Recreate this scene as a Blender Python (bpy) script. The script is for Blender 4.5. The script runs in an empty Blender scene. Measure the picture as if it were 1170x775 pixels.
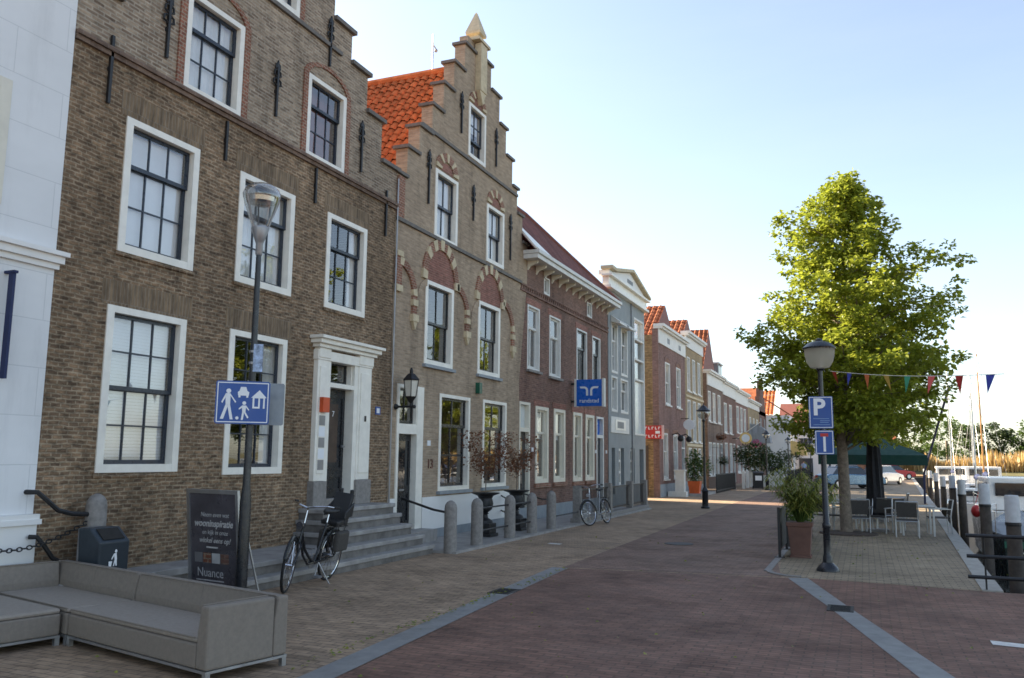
import bpy, bmesh, math, random
from mathutils import Vector, Matrix
PI = math.pi
R = math.radians
rnd = random.Random(11)
scene = bpy.context.scene
COL = scene.collection
XF = -9.2                                   # plane of the house fronts

# ------------------------------------------------------------------ materials
def newmat(name):
    m = bpy.data.materials.new(name); m.use_nodes = True
    nt = m.node_tree
    return m, nt, nt.nodes, nt.links, nt.nodes['Principled BSDF']

def uvw(nt, kind):
    """texture vector in metres; 'wall' unrolls vertical walls, 'ground' is plan"""
    N, L = nt.nodes, nt.links
    tc = N.new('ShaderNodeTexCoord')
    if kind == 'obj':
        return tc.outputs['Object']
    geo = N.new('ShaderNodeNewGeometry')
    if kind == 'ground':
        return geo.outputs['Position']
    s = N.new('ShaderNodeSeparateXYZ'); L.new(geo.outputs['Position'], s.inputs[0])
    a = N.new('ShaderNodeMath'); a.operation = 'ADD'
    L.new(s.outputs[0], a.inputs[0]); L.new(s.outputs[1], a.inputs[1])
    c = N.new('ShaderNodeCombineXYZ'); L.new(a.outputs[0], c.inputs[0]); L.new(s.outputs[2], c.inputs[1])
    return c.outputs[0]

def noise(nt, vec, scale, detail=4, rough=.6):
    n = nt.nodes.new('ShaderNodeTexNoise'); n.inputs['Scale'].default_value = scale
    n.inputs['Detail'].default_value = detail; n.inputs['Roughness'].default_value = rough
    nt.links.new(vec, n.inputs['Vector']); return n.outputs['Fac']

def ramp(nt, fac, a, b):
    r = nt.nodes.new('ShaderNodeMapRange'); r.inputs['From Min'].default_value = .3; r.inputs['From Max'].default_value = .7
    r.inputs['To Min'].default_value = a; r.inputs['To Max'].default_value = b
    nt.links.new(fac, r.inputs['Value']); return r.outputs['Result']

def mul(nt, col, fac):
    m = nt.nodes.new('ShaderNodeMix'); m.data_type = 'RGBA'; m.blend_type = 'MULTIPLY'; m.inputs[0].default_value = 1
    if hasattr(col, 'default_value') or hasattr(col, 'links'): nt.links.new(col, m.inputs[6])
    else: m.inputs[6].default_value = col
    nt.links.new(fac, m.inputs[7]); return m.outputs[2]

def c4(c): return (c[0], c[1], c[2], 1)

def plain(name, col, rough=.6, metal=0, var=.18, scale=3., spec=.5, bump=0, bscale=40, kind='obj'):
    m, nt, N, L, P = newmat(name)
    P.inputs['Roughness'].default_value = rough; P.inputs['Metallic'].default_value = metal
    P.inputs['Specular IOR Level'].default_value = spec
    v = uvw(nt, kind)
    f = noise(nt, v, scale, 6, .65)
    L.new(mul(nt, c4(col), ramp(nt, f, 1 - var, 1 + var)), P.inputs['Base Color'])
    L.new(ramp(nt, noise(nt, v, scale * 2.3), max(.02, rough - .1), min(1, rough + .1)), P.inputs['Roughness'])
    if bump:
        b = N.new('ShaderNodeBump'); b.inputs['Strength'].default_value = bump; b.inputs['Distance'].default_value = .01
        L.new(noise(nt, v, bscale, 4), b.inputs['Height']); L.new(b.outputs[0], P.inputs['Normal'])
    return m

def brick(name, c1, c2, mortar, bw=.21, bh=.062, ms=.01, kind='wall', rot=0, var=.35, bump=.5, rough=.85, patch=.2, irregular=0., offset=.5, wsc=1., stain=.4):
    m, nt, N, L, P = newmat(name)
    v = uvw(nt, kind)
    v0 = v
    if rot:
        mp = N.new('ShaderNodeMapping'); mp.inputs['Rotation'].default_value = (0, 0, rot); L.new(v, mp.inputs[0]); v = mp.outputs[0]
    if irregular:
        nz = N.new('ShaderNodeTexNoise'); nz.inputs['Scale'].default_value = 5; nz.inputs['Detail'].default_value = 3
        L.new(v, nz.inputs['Vector'])
        vm = N.new('ShaderNodeVectorMath'); vm.operation = 'MULTIPLY_ADD'
        vm.inputs[1].default_value = (irregular,) * 3
        L.new(nz.outputs['Color'], vm.inputs[0]); L.new(v, vm.inputs[2]); v = vm.outputs[0]
    b = N.new('ShaderNodeTexBrick'); L.new(v, b.inputs['Vector'])
    b.inputs['Scale'].default_value = 1; b.inputs['Brick Width'].default_value = bw; b.inputs['Row Height'].default_value = bh
    b.inputs['Mortar Size'].default_value = ms; b.inputs['Mortar Smooth'].default_value = .3; b.offset = offset
    b.inputs['Color1'].default_value = c4(c1); b.inputs['Color2'].default_value = c4(c2); b.inputs['Mortar'].default_value = c4(mortar)
    b.inputs['Bias'].default_value = -.1
    # per-brick darker / lighter spots: stretched noise about one brick in size
    mp2 = N.new('ShaderNodeMapping'); mp2.inputs['Scale'].default_value = (1 / bw, 1 / bh, 1); L.new(v, mp2.inputs[0])
    f1 = noise(nt, mp2.outputs[0], .8, 3, .7)
    col = mul(nt, b.outputs['Color'], ramp(nt, f1, 1 - var, 1 + var))
    f2 = noise(nt, v0, .45, 5, .6)
    col = mul(nt, col, ramp(nt, f2, 1 - patch, 1 + patch))
    mp3 = N.new('ShaderNodeMapping'); mp3.inputs['Scale'].default_value = (1.6, .28, 1) if kind == 'wall' else (.9, .9, .9); L.new(v0, mp3.inputs[0])
    f3 = noise(nt, mp3.outputs[0], 1.1, 8, .72)
    rs = N.new('ShaderNodeMapRange'); rs.inputs['From Min'].default_value = .50; rs.inputs['From Max'].default_value = .72; rs.inputs['To Min'].default_value = 1; rs.inputs['To Max'].default_value = 1 - stain
    L.new(f3, rs.inputs['Value']); col = mul(nt, col, rs.outputs['Result'])
    L.new(col, P.inputs['Base Color'])
    L.new(ramp(nt, f3, rough - .12, min(1, rough + .1)), P.inputs['Roughness'])
    P.inputs['Specular IOR Level'].default_value = .3
    bp = N.new('ShaderNodeBump'); bp.inputs['Strength'].default_value = bump; bp.inputs['Distance'].default_value = .012
    ad = N.new('ShaderNodeMath'); ad.operation = 'MULTIPLY_ADD'; ad.inputs[1].default_value = -.8
    L.new(b.outputs['Fac'], ad.inputs[0]); L.new(f1, ad.inputs[2])
    L.new(ad.outputs[0], bp.inputs['Height']); L.new(bp.outputs[0], P.inputs['Normal'])
    return m

def glass(name, refl=1.0, tint=(.98, .99, .99)):
    """thin window glass: clear sheet with Fresnel mirror of the surroundings"""
    m, nt, N, L, P = newmat(name); N.remove(P)
    out = N['Material Output']
    geo = N.new('ShaderNodeNewGeometry')
    nz = N.new('ShaderNodeTexNoise'); nz.inputs['Scale'].default_value = 1.3; nz.inputs['Detail'].default_value = 1
    L.new(geo.outputs['Position'], nz.inputs['Vector'])
    bp = N.new('ShaderNodeBump'); bp.inputs['Strength'].default_value = .12; bp.inputs['Distance'].default_value = .05
    L.new(nz.outputs['Fac'], bp.inputs['Height'])
    tr = N.new('ShaderNodeBsdfTransparent'); tr.inputs[0].default_value = c4(tint)
    gl = N.new('ShaderNodeBsdfGlossy'); gl.inputs['Roughness'].default_value = .015; L.new(bp.outputs[0], gl.inputs['Normal'])
    mx = N.new('ShaderNodeMixShader')
    # Schlick mirror share, the same from both faces of the thin sheet
    dt = N.new('ShaderNodeVectorMath'); dt.operation = 'DOT_PRODUCT'; L.new(geo.outputs['Incoming'], dt.inputs[0]); L.new(geo.outputs['Normal'], dt.inputs[1])
    ab = N.new('ShaderNodeMath'); ab.operation = 'ABSOLUTE'; L.new(dt.outputs['Value'], ab.inputs[0])
    om = N.new('ShaderNodeMath'); om.operation = 'SUBTRACT'; om.inputs[0].default_value = 1; L.new(ab.outputs[0], om.inputs[1])
    pw = N.new('ShaderNodeMath'); pw.operation = 'POWER'; pw.inputs[1].default_value = 3.5; L.new(om.outputs[0], pw.inputs[0])
    ml = N.new('ShaderNodeMath'); ml.operation = 'MULTIPLY_ADD'; ml.inputs[1].default_value = .85; ml.inputs[2].default_value = .20 * refl; ml.use_clamp = True
    L.new(pw.outputs[0], ml.inputs[0]); L.new(ml.outputs[0], mx.inputs[0])
    L.new(tr.outputs[0], mx.inputs[1]); L.new(gl.outputs[0], mx.inputs[2]); L.new(mx.outputs[0], out.inputs[0])
    return m

def leafmat(name, ca, cb, trans=.45):
    m, nt, N, L, P = newmat(name); N.remove(P)
    out = N['Material Output']; geo = N.new('ShaderNodeNewGeometry')
    mx = N.new('ShaderNodeMix'); mx.data_type = 'RGBA'
    mx.inputs[6].default_value = c4(ca); mx.inputs[7].default_value = c4(cb)
    L.new(geo.outputs['Random Per Island'], mx.inputs[0])
    d = N.new('ShaderNodeBsdfPrincipled'); d.inputs['Roughness'].default_value = .45; d.inputs['Specular IOR Level'].default_value = .35
    t = N.new('ShaderNodeBsdfTranslucent'); s = N.new('ShaderNodeMixShader'); s.inputs[0].default_value = trans
    L.new(mx.outputs[2], d.inputs['Base Color']); L.new(mx.outputs[2], t.inputs[0])
    L.new(d.outputs[0], s.inputs[1]); L.new(t.outputs[0], s.inputs[2]); L.new(s.outputs[0], out.inputs[0])
    return m

def water():
    m, nt, N, L, P = newmat('harbour_water')
    P.inputs['Base Color'].default_value = (.012, .018, .016, 1); P.inputs['Roughness'].default_value = .06
    v = uvw(nt, 'ground')
    b = N.new('ShaderNodeBump'); b.inputs['Strength'].default_value = .35; b.inputs['Distance'].default_value = .05
    L.new(noise(nt, v, 2.2, 4), b.inputs['Height']); L.new(b.outputs[0], P.inputs['Normal'])
    return m

class M: pass
M.h1_low = brick('rough_brown_brick', (0.239, 0.153, 0.089), (0.124, 0.080, 0.050), (0.280, 0.213, 0.141),   .145, .056, .012, var=.62, irregular=.045, bump=.9, patch=.3)
M.h1_up = brick('speckled_yellow_brick', (0.344, 0.262, 0.183), (0.171, 0.118, 0.083), (0.356, 0.301, 0.232), .19, .058, .013, var=.38, irregular=.006, patch=.2)
M.soldier = brick('soldier_course_brick', (0.244, 0.172, 0.104), (0.143, 0.100, 0.063), (0.234, 0.187, 0.135), .06, .30, .009, var=.4, irregular=.012, bump=.8)
M.redbrick = brick('red_trim_brick', (0.290, 0.116, 0.073), (0.197, 0.077, 0.052), (0.325, 0.243, 0.177), .11, .058, .01, var=.3)
M.h2 = brick('grey_tan_brick', (0.400, 0.301, 0.209), (0.294, 0.221, 0.151), (0.363, 0.296, 0.221), .2, .056, .009, var=.22, patch=.16, bump=.4)
M.purplefill = brick('purple_red_brick', (0.309, 0.132, 0.102), (0.212, 0.093, 0.073), (0.326, 0.202, 0.153), .2, .056, .009, var=.25)
M.h3 = brick('purple_brown_brick', (0.224, 0.118, 0.089), (0.138, 0.076, 0.061), (0.224, 0.157, 0.121), .2, .06, .010, var=.3, patch=.15)
M.h5 = brick('mauve_brick', (0.250, 0.143, 0.121), (0.181, 0.100, 0.086), (0.233, 0.160, 0.135), .2, .06, .009, var=.25)
M.goldbrick = brick('yellow_brown_side_brick', (.33, .205, .095), (.22, .125, .055), (.26, .19, .11), .21, .062, .01, var=.45)
M.h6 = brick('olive_yellow_brick', (0.356, 0.275, 0.162), (0.283, 0.216, 0.127), (0.332, 0.257, 0.162), .2, .06, .008, var=.2)
M.h7 = brick('dull_brown_brick', (0.200, 0.137, 0.100), (0.138, 0.095, 0.073), (0.212, 0.155, 0.123), .2, .06, .009)
M.h8 = brick('dark_red_brown_brick', (0.188, 0.101, 0.078), (0.125, 0.071, 0.056), (0.200, 0.143, 0.112), .2, .06, .009)
M.h9 = brick('plum_brick', (0.259, 0.143, 0.116), (0.191, 0.104, 0.086), (0.246, 0.169, 0.141), .2, .06, .009)
M.cobred = brick('far_orange_brick', (0.416, 0.176, 0.093), (0.300, 0.121, 0.067), (0.347, 0.220, 0.145), .21, .062, .01)
M.grey_render = plain('grey_painted_render', (0.251, 0.275, 0.281), .7, var=.1, scale=1.2, bump=.15, kind='ground')
M.white_render = plain('white_painted_render', (.78, .77, .74), .55, var=.05, scale=1.0, bump=.2, bscale=9, kind='ground')
M.white = plain('white_gloss_paint', (0.832, 0.801, 0.713), .38, var=.09, scale=4)
M.cream = plain('cream_paint', (.70, .66, .55), .45, var=.08, scale=3)
M.offwhite = plain('aged_white_paint', (.66, .655, .62), .5, var=.09, scale=4)
M.black_paint = plain('black_gloss_paint', (.012, .014, .018), .3, var=.2, scale=6)
M.blue_black = plain('dark_blue_sash_paint', (.018, .026, .042), .32, var=.2, scale=6)
M.iron = plain('black_wrought_iron', (.012, .012, .013), .5, var=.3, scale=9)
M.greystone = plain('grey_granite', (0.233, 0.216, 0.198), .75, var=.25, scale=14, bump=.25, bscale=70, kind='ground')
M.bluestone = plain('blue_grey_plinth_paint', (0.263, 0.294, 0.317), .6, var=.14, scale=3, kind='ground')
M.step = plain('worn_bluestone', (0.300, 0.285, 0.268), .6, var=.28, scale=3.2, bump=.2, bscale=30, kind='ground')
M.stepdark = plain('dark_riser_stone', (0.159, 0.146, 0.132), .75, var=.4, scale=4, kind='ground')  # set darker and browner than the treads
M.coping = plain('dark_coping_stone', (0.147, 0.133, 0.118), .75, var=.25, scale=6, kind='ground')
M.sand = plain('cream_sandstone', (.56, .47, .31), .75, var=.2, scale=7, kind='ground')
M.tile = plain('orange_clay_pantile', (0.460, 0.136, 0.050), .95, var=.36, scale=3.4, spec=.12, kind='ground')
M.tilefar = plain('weathered_red_pantile', (.32, .115, .06), .95, var=.4, scale=2.0, kind='ground', spec=.1)
M.tiledark = plain('dull_red_roof_tile', (.19, .062, .045), .65, var=.25, scale=7, kind='ground')
M.lead = plain('grey_lead', (.17, .18, .19), .5, var=.2)
M.glass = glass('window_glass')
M.glass_dim = glass('clear_pane_glass', .8)
M.blind = plain('white_slat_blind', (.82, .84, .86), .6, var=.05)
M.curtain = plain('white_net_curtain', (.76, .76, .74), .9, var=.12)
M.dark_in = plain('painted_dark_interior', (.02, .018, .016), .9)  # near-black colour standing in for unlit insides
M.paleglass = plain('pale_frosted_glass', (.63, .67, .66), .18, var=.12, scale=.8, kind='ground')
M.darkglass = plain('dark_reflective_glass', (.014, .017, .02), .04, var=.2, spec=.8)
M.doorwood = plain('weathered_brown_wood', (.065, .04, .027), .5, var=.4, scale=2.5)
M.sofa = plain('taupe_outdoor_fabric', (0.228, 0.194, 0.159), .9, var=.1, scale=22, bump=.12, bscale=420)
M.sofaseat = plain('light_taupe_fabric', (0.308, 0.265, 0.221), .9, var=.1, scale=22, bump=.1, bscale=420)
M.alu = plain('brushed_aluminium', (.48, .49, .50), .38, metal=.85, var=.08)
M.silver = plain('silver_grey_metal', (.30, .30, .31), .4, metal=.6, var=.1)
M.chrome = plain('chrome', (.6, .6, .62), .16, metal=1, var=.05)
M.rubber = plain('black_rubber', (.014, .014, .015), .8, var=.2)
M.blackplastic = plain('black_plastic', (.018, .019, .021), .5, var=.2)
M.navybin = plain('dark_slate_plastic', (.022, .032, .042), .42, var=.15, scale=8)
M.textilene = plain('dark_woven_textile', (0.055, 0.050, 0.045), .8, var=.2, scale=30)
M.signblue = plain('blue_sign_sheet', (.012, .075, .31), .35, var=.06)
M.brandblue = plain('bright_blue_lightbox', (.012, .12, .52), .3, var=.05)
M.signwhite = plain('white_sign_film', (.80, .82, .84), .4, var=.03)
M.signgrey = plain('grey_sign_back', (.24, .27, .30), .45, metal=.3)
M.signred = plain('red_sign_film', (.5, .03, .025), .4, var=.06)
M.redbox = plain('orange_red_enamel', (.62, .09, .025), .4)
M.poster = plain('charcoal_poster', (0.070, 0.066, 0.077), .3, var=.5, scale=2.2)
M.postertext = plain('pale_poster_ink', (.50, .50, .50), .5)
M.terracotta = plain('brown_clay_pot', (.15, .075, .055), .7, var=.25)
M.orangepot = plain('orange_glazed_pot', (.72, .13, .03), .35)
M.bark = plain('grey_brown_bark', (.17, .135, .10), .9, var=.5, scale=11, bump=1.0, bscale=30)
M.soil = plain('brown_bark_mulch', (.07, .05, .038), .95, var=.4, scale=14, bump=.6)
M.wood = plain('weathered_timber', (.155, .125, .095), .85, var=.35, scale=4, bump=.3)
M.pilewood = plain('dark_wet_timber', (.065, .052, .042), .85, var=.4, scale=5, bump=.4)
M.pilewhite = plain('flaking_white_paint', (0.479, 0.492, 0.500), .55, var=.14, scale=6)
M.green_cloth = plain('dark_green_canvas', (.008, .052, .042), .8, var=.15)
M.black_cloth = plain('black_parasol_canvas', (.012, .012, .014), .85, var=.25, scale=7)
M.yellow_cloth = plain('yellow_awning_canvas', (.72, .50, .19), .8, var=.1)
M.grey_cloth = plain('grey_awning_canvas', (.26, .28, .30), .8, var=.1)
M.leaf = leafmat('linden_leaf', (.37, .41, .045), (.19, .24, .028), .45)
M.leafdark = leafmat('dark_green_leaf', (.055, .085, .02), (.03, .05, .014), .3)
M.leafgreen = leafmat('fresh_green_leaf', (.10, .16, .03), (.05, .09, .02), .4)
M.leafyellow = leafmat('yellow_green_blade', (0.330, 0.330, 0.068), (0.150, 0.195, 0.045), .4)
M.leafred = leafmat('red_brown_maple_leaf', (.27, .105, .05), (.17, .085, .045), .4)
M.pink = leafmat('pink_petal', (.55, .05, .22), (.4, .03, .12), .3)
M.reed = leafmat('dry_yellow_reed', (.52, .36, .14), (.40, .26, .10), .3)
M.boatwhite = plain('white_gelcoat', (.76, .74, .70), .25, var=.05)
M.boatdark = plain('dark_green_hull_paint', (.012, .022, .02), .25, var=.1)
M.boatgreen = plain('green_hull_stripe', (.01, .10, .06), .35)
M.varnish = plain('varnished_wood', (.42, .22, .08), .3, var=.2)
M.sailblue = plain('navy_sail_cover', (.015, .025, .085), .7)
M.redpaint = plain('red_paint', (.5, .03, .03), .35)
M.carblue = plain('metallic_blue_car_paint', (.09, .19, .30), .25, metal=.3, var=.04)
M.carwhite = plain('white_car_paint', (.72, .73, .74), .22, var=.03)
M.cargrey = plain('silver_car_paint', (.38, .39, .41), .25, metal=.5, var=.03)
M.taillight = plain('red_tail_light', (.45, .01, .012), .2)
M.skin = plain('skin', (.42, .25, .18), .6)
M.denim = plain('dark_trousers', (.02, .025, .045), .85)
M.shirt = plain('light_blue_shirt', (.25, .36, .55), .85)
M.hair = plain('dark_hair', (.03, .02, .015), .8)
M.lampglass = None

def lamp_glass():
    m, nt, N, L, P = newmat('clear_lamp_glass')
    N.remove(P); out = N['Material Output']
    tr = N.new('ShaderNodeBsdfTransparent'); tr.inputs[0].default_value = (.80, .80, .78, 1)
    gl = N.new('ShaderNodeBsdfGlossy'); gl.inputs['Roughness'].default_value = .05
    lw = N.new('ShaderNodeLayerWeight'); lw.inputs[0].default_value = .35
    ml = N.new('ShaderNodeMath'); ml.operation = 'MULTIPLY_ADD'; ml.inputs[1].default_value = .8; ml.inputs[2].default_value = .08
    mx = N.new('ShaderNodeMixShader'); L.new(lw.outputs['Facing'], ml.inputs[0]); L.new(ml.outputs[0], mx.inputs[0])
    L.new(tr.outputs[0], mx.inputs[1]); L.new(gl.outputs[0], mx.inputs[2]); L.new(mx.outputs[0], out.inputs[0])
    return m
M.lampglass = lamp_glass()
def milky():
    m, nt, N, L, P = newmat('milky_lamp_bowl'); N.remove(P); out = N['Material Output']
    a = N.new('ShaderNodeBsdfTranslucent'); a.inputs[0].default_value = (.75, .70, .58, 1); b = N.new('ShaderNodeBsdfDiffuse'); b.inputs[0].default_value = (.6, .56, .47, 1)
    t = N.new('ShaderNodeBsdfTransparent'); x = N.new('ShaderNodeMixShader'); y = N.new('ShaderNodeMixShader'); x.inputs[0].default_value = .5; y.inputs[0].default_value = .35
    L.new(a.outputs[0], x.inputs[1]); L.new(b.outputs[0], x.inputs[2]); L.new(x.outputs[0], y.inputs[1]); L.new(t.outputs[0], y.inputs[2]); L.new(y.outputs[0], out.inputs[0]); return m
M.milky = milky()
M.frosted = plain('frosted_lamp_glass', (.62, .60, .52), .3, var=.05)

# paving
M.pave = brick('sidewalk_clay_paver', (0.398, 0.281, 0.183), (0.285, 0.203, 0.135), (0.193, 0.142, 0.099), .21, .105, .009, kind='ground', var=.28, bump=.5, patch=.25, rough=.8)
M.road = brick('purple_road_brick', (0.229, 0.123, 0.086), (0.163, 0.090, 0.064), (0.118, 0.077, 0.054), .21, .085, .009, kind='ground', var=.28, bump=.55, patch=.22, rough=.75)
M.road2 = brick('grey_brown_road_brick', (0.247, 0.153, 0.109), (0.188, 0.119, 0.087), (0.128, 0.086, 0.065), .21, .10, .009, kind='ground', var=.25, bump=.4, patch=.2, rough=.78)
M.terrace = brick('sandy_terrace_paver', (0.330, 0.258, 0.170), (0.257, 0.200, 0.131), (0.138, 0.109, 0.076), .21, .105, .010, kind='ground', var=.25, bump=.4, patch=.2, rough=.8)
M.gutter = plain('smooth_grey_gutter_stone', (0.225, 0.224, 0.216), .55, var=.22, scale=2.5, bump=.15, kind='ground')
M.quaystone = plain('pale_quay_coping', (.34, .32, .28), .75, var=.2, scale=4, kind='ground')
M.quaywall = brick('wet_quay_brick', (.075, .06, .05), (.05, .042, .036), (.08, .07, .06), .21, .065, .01)
M.drain = plain('dark_cast_iron', (.03, .028, .026), .6, var=.3, scale=20)
M.whiteline = plain('worn_white_marking', (.62, .60, .56), .6, var=.25, scale=9, kind='ground')
M.bank = plain('grassy_bank', (.12, .11, .045), .95, var=.4, scale=.4, kind='ground')

# ------------------------------------------------------------------ mesh builder
class MB:
    def __init__(s): s.v = []; s.f = []
    def poly(s, pts):
        b = len(s.v); s.v += [tuple(p) for p in pts]; s.f.append(tuple(range(b, b + len(pts)))); return s
    def box(s, x0, x1, y0, y1, z0, z1, T=None):
        b = len(s.v)
        P = [(x0, y0, z0), (x1, y0, z0), (x1, y1, z0), (x0, y1, z0), (x0, y0, z1), (x1, y0, z1), (x1, y1, z1), (x0, y1, z1)]
        if T is not None: P = [tuple(T @ Vector(p)) for p in P]
        s.v += P
        for q in ((3, 2, 1, 0), (4, 5, 6, 7), (0, 1, 5, 4), (1, 2, 6, 5), (2, 3, 7, 6), (3, 0, 4, 7)): s.f.append(tuple(b + i for i in q))
        return s
    def prism(s, pts, off):
        """pts: planar 3D polygon, off: extrusion vector"""
        n = len(pts); b = len(s.v); off = Vector(off)
        s.v += [tuple(p) for p in pts] + [tuple(Vector(p) + off) for p in pts]
        s.f.append(tuple(b + i for i in range(n))[::-1]); s.f.append(tuple(b + n + i for i in range(n)))
        for i in range(n):
            j = (i + 1) % n; s.f.append((b + i, b + j, b + n + j, b + n + i))
        return s
    def tube(s, pts, r, n=8, closed=False, cap=True):
        pts = [Vector(p) for p in pts]; k = len(pts); rs = r if isinstance(r, (list, tuple)) else [r] * k
        b = len(s.v); prev = None
        for i, p in enumerate(pts):
            if closed: d = pts[(i + 1) % k] - pts[i - 1]
            elif i == 0: d = pts[1] - p
            elif i == k - 1: d = p - pts[i - 1]
            else: d = (pts[i + 1] - p).normalized() + (p - pts[i - 1]).normalized()
            if d.length < 1e-9: d = Vector((0, 0, 1))
            d.normalize()
            if prev is None:
                a = Vector((0, 0, 1)) if abs(d.z) < .9 else Vector((1, 0, 0))
                u = d.cross(a).normalized()
            else:
                u = prev - d * prev.dot(d)
                u = u.normalized() if u.length > 1e-6 else d.orthogonal().normalized()
            prev = u; w = d.cross(u)
            for j in range(n):
                t = 2 * PI * j / n; s.v.append(tuple(p + (u * math.cos(t) + w * math.sin(t)) * rs[i]))
        for i in range(k if closed else k - 1):
            for j in range(n):
                a0 = b + i * n + j; a1 = b + i * n + (j + 1) % n; c = ((i + 1) % k) * n
                s.f.append((a0, a1, b + c + (j + 1) % n, b + c + j))
        if cap and not closed:
            s.f.append(tuple(b + j for j in range(n))[::-1]); s.f.append(tuple(b + (k - 1) * n + j for j in range(n)))
        return s
    def lathe(s, prof, c=(0, 0, 0), n=16, cap=True, sx=1, sy=1, ph=0):
        b = len(s.v); k = len(prof)
        for r_, z in prof:
            for j in range(n):
                t = 2 * PI * j / n + ph; s.v.append((c[0] + sx * r_ * math.cos(t), c[1] + sy * r_ * math.sin(t), c[2] + z))
        for i in range(k - 1):
            for j in range(n):
                s.f.append((b + i * n + j, b + i * n + (j + 1) % n, b + (i + 1) * n + (j + 1) % n, b + (i + 1) * n + j))
        if cap:
            s.f.append(tuple(b + j for j in range(n))[::-1]); s.f.append(tuple(b + (k - 1) * n + j for j in range(n)))
        return s
    def ball(s, c, r, n=10, m=7, sz=1):
        return s.lathe([(max(.001, r * math.sin(PI * i / m)), -r * sz * math.cos(PI * i / m)) for i in range(m + 1)], c, n)
    def leaf(s, c, size, d=None, flat=.5, rn=rnd):
        """a pointed leaf of two triangles folded along its rib"""
        if d is None:
            d = Vector((rn.gauss(0, 1), rn.gauss(0, 1), rn.gauss(0, flat)))
        d = Vector(d); d = d.normalized() if d.length > 1e-6 else Vector((1, 0, 0))
        w = d.cross(Vector((rn.gauss(0, .5), rn.gauss(0, .5), 1))); w = w.normalized() if w.length > 1e-5 else Vector((0, 1, 0))
        up = w.cross(d); c = Vector(c); b = len(s.v)
        s.v += [tuple(c), tuple(c + d * size * .45 + w * size * .40 + up * size * .1), tuple(c + d * size - up * size * .12), tuple(c + d * size * .45 - w * size * .40 + up * size * .1)]
        s.f.append((b, b + 1, b + 2, b + 3)); return s
    def blade(s, p, d, L, w, droop=.4, rn=rnd):
        d = Vector(d).normalized(); p = Vector(p); sd = d.cross(Vector((0, 0, 1)))
        sd = sd.normalized() if sd.length > 1e-4 else Vector((1, 0, 0)); b = len(s.v)
        for i, (t, k) in enumerate(((0, .6), (.4, 1), (.75, .7), (1, .05))):
            q = p + d * L * t - Vector((0, 0, droop * L * t * t)); s.v += [tuple(q - sd * w * k), tuple(q + sd * w * k)]
        for i in range(3): s.f.append((b + 2 * i, b + 2 * i + 1, b + 2 * i + 3, b + 2 * i + 2))
        return s
    def build(s, name, mat, parent=None, world=True, smooth=False, bevel=0, origin=None, recalc=True):
        me = bpy.data.meshes.new(name)
        v = s.v; loc = Vector((0, 0, 0))
        if parent is not None and world:
            inv = wmat(parent).inverted(); v = [tuple(inv @ Vector(p)) for p in v]
        elif parent is None and v:
            if origin is None:
                xs = [p[0] for p in v]; ys = [p[1] for p in v]; zs = [p[2] for p in v]
                origin = ((min(xs) + max(xs)) / 2, (min(ys) + max(ys)) / 2, min(zs))
            loc = Vector(origin); v = [(p[0] - loc[0], p[1] - loc[1], p[2] - loc[2]) for p in v]
        me.from_pydata(v, [], s.f); me.materials.append(mat)
        if recalc and len(s.f) < 6000:
            bm = bmesh.new(); bm.from_mesh(me); bmesh.ops.recalc_face_normals(bm, faces=bm.faces); bm.to_mesh(me); bm.free()
        if smooth:
            me.polygons.foreach_set('use_smooth', [True] * len(me.polygons)); me.set_sharp_from_angle(angle=R(38))
        o = bpy.data.objects.new(name, me); o.location = loc; COL.objects.link(o)
        if parent is not None: o.parent = parent
        if bevel:
            md = o.modifiers.new('edge', 'BEVEL'); md.width = bevel; md.segments = 2; md.limit_method = 'ANGLE'; md.angle_limit = R(50)
        return o

def wmat(o):
    m = o.matrix_basis.copy()
    while o.parent is not None: o = o.parent; m = o.matrix_basis @ m
    return m

def tag(o, label=None, cat=None, group=None, kind=None):
    if label: o['label'] = label
    if cat: o['category'] = cat
    if group: o['group'] = group
    if kind: o['kind'] = kind
    return o

def thing(name, label, cat, loc=(0, 0, 0), rz=0, group=None):
    o = bpy.data.objects.new(name, None); COL.objects.link(o); o.empty_display_size = .2
    o.location = loc; o.rotation_euler = (0, 0, rz)
    return tag(o, label, cat, group)

def kids(o): return [c for c in KIDS.get(o.name, ())]
KIDS = {}
def dup(root, loc, rz=0, label=None, group=None, scale=None):
    r = root.copy(); COL.objects.link(r); r.location = loc; r.rotation_euler = (root.rotation_euler[0], root.rotation_euler[1], rz)
    if scale: r.scale = scale
    if label: r['label'] = label
    if group: r['group'] = group
    for ch in list(root.children):
        c = ch.copy(); COL.objects.link(c); c.parent = r
        for g in list(ch.children):
            d = g.copy(); COL.objects.link(d); d.parent = c
    return r

def struct(name, mb, mat, **k):
    o = mb.build(name, mat, origin=(0, 0, 0), **k); o['kind'] = 'structure'; return o

def text(name, s, size, loc, rot, mat, parent, extrude=.002, align='CENTER', shear=0, bold=0, world=True):
    cu = bpy.data.curves.new(name, 'FONT'); cu.body = s; cu.size = size; cu.extrude = extrude; cu.align_x = align; cu.align_y = 'CENTER'
    cu.shear = shear; cu.offset = bold; cu.materials.append(mat); cu.resolution_u = 3
    o = bpy.data.objects.new(name, cu); COL.objects.link(o)
    m = Matrix.Translation(loc) @ rot
    if parent is not None:
        o.parent = parent
        if world: m = wmat(parent).inverted() @ m
    bpy.context.view_layer.update()
    me = bpy.data.meshes.new_from_object(o.evaluated_get(bpy.context.evaluated_depsgraph_get()))
    q_ = bpy.data.objects.new('tmp', me); COL.objects.link(q_); q_.parent = parent; q_.matrix_basis = m
    bpy.data.objects.remove(o); q_.name = name
    return q_
FACE_X = Matrix(((0, 0, 1, 0), (1, 0, 0, 0), (0, 1, 0, 0), (0, 0, 0, 1)))      # reads from +X
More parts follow.
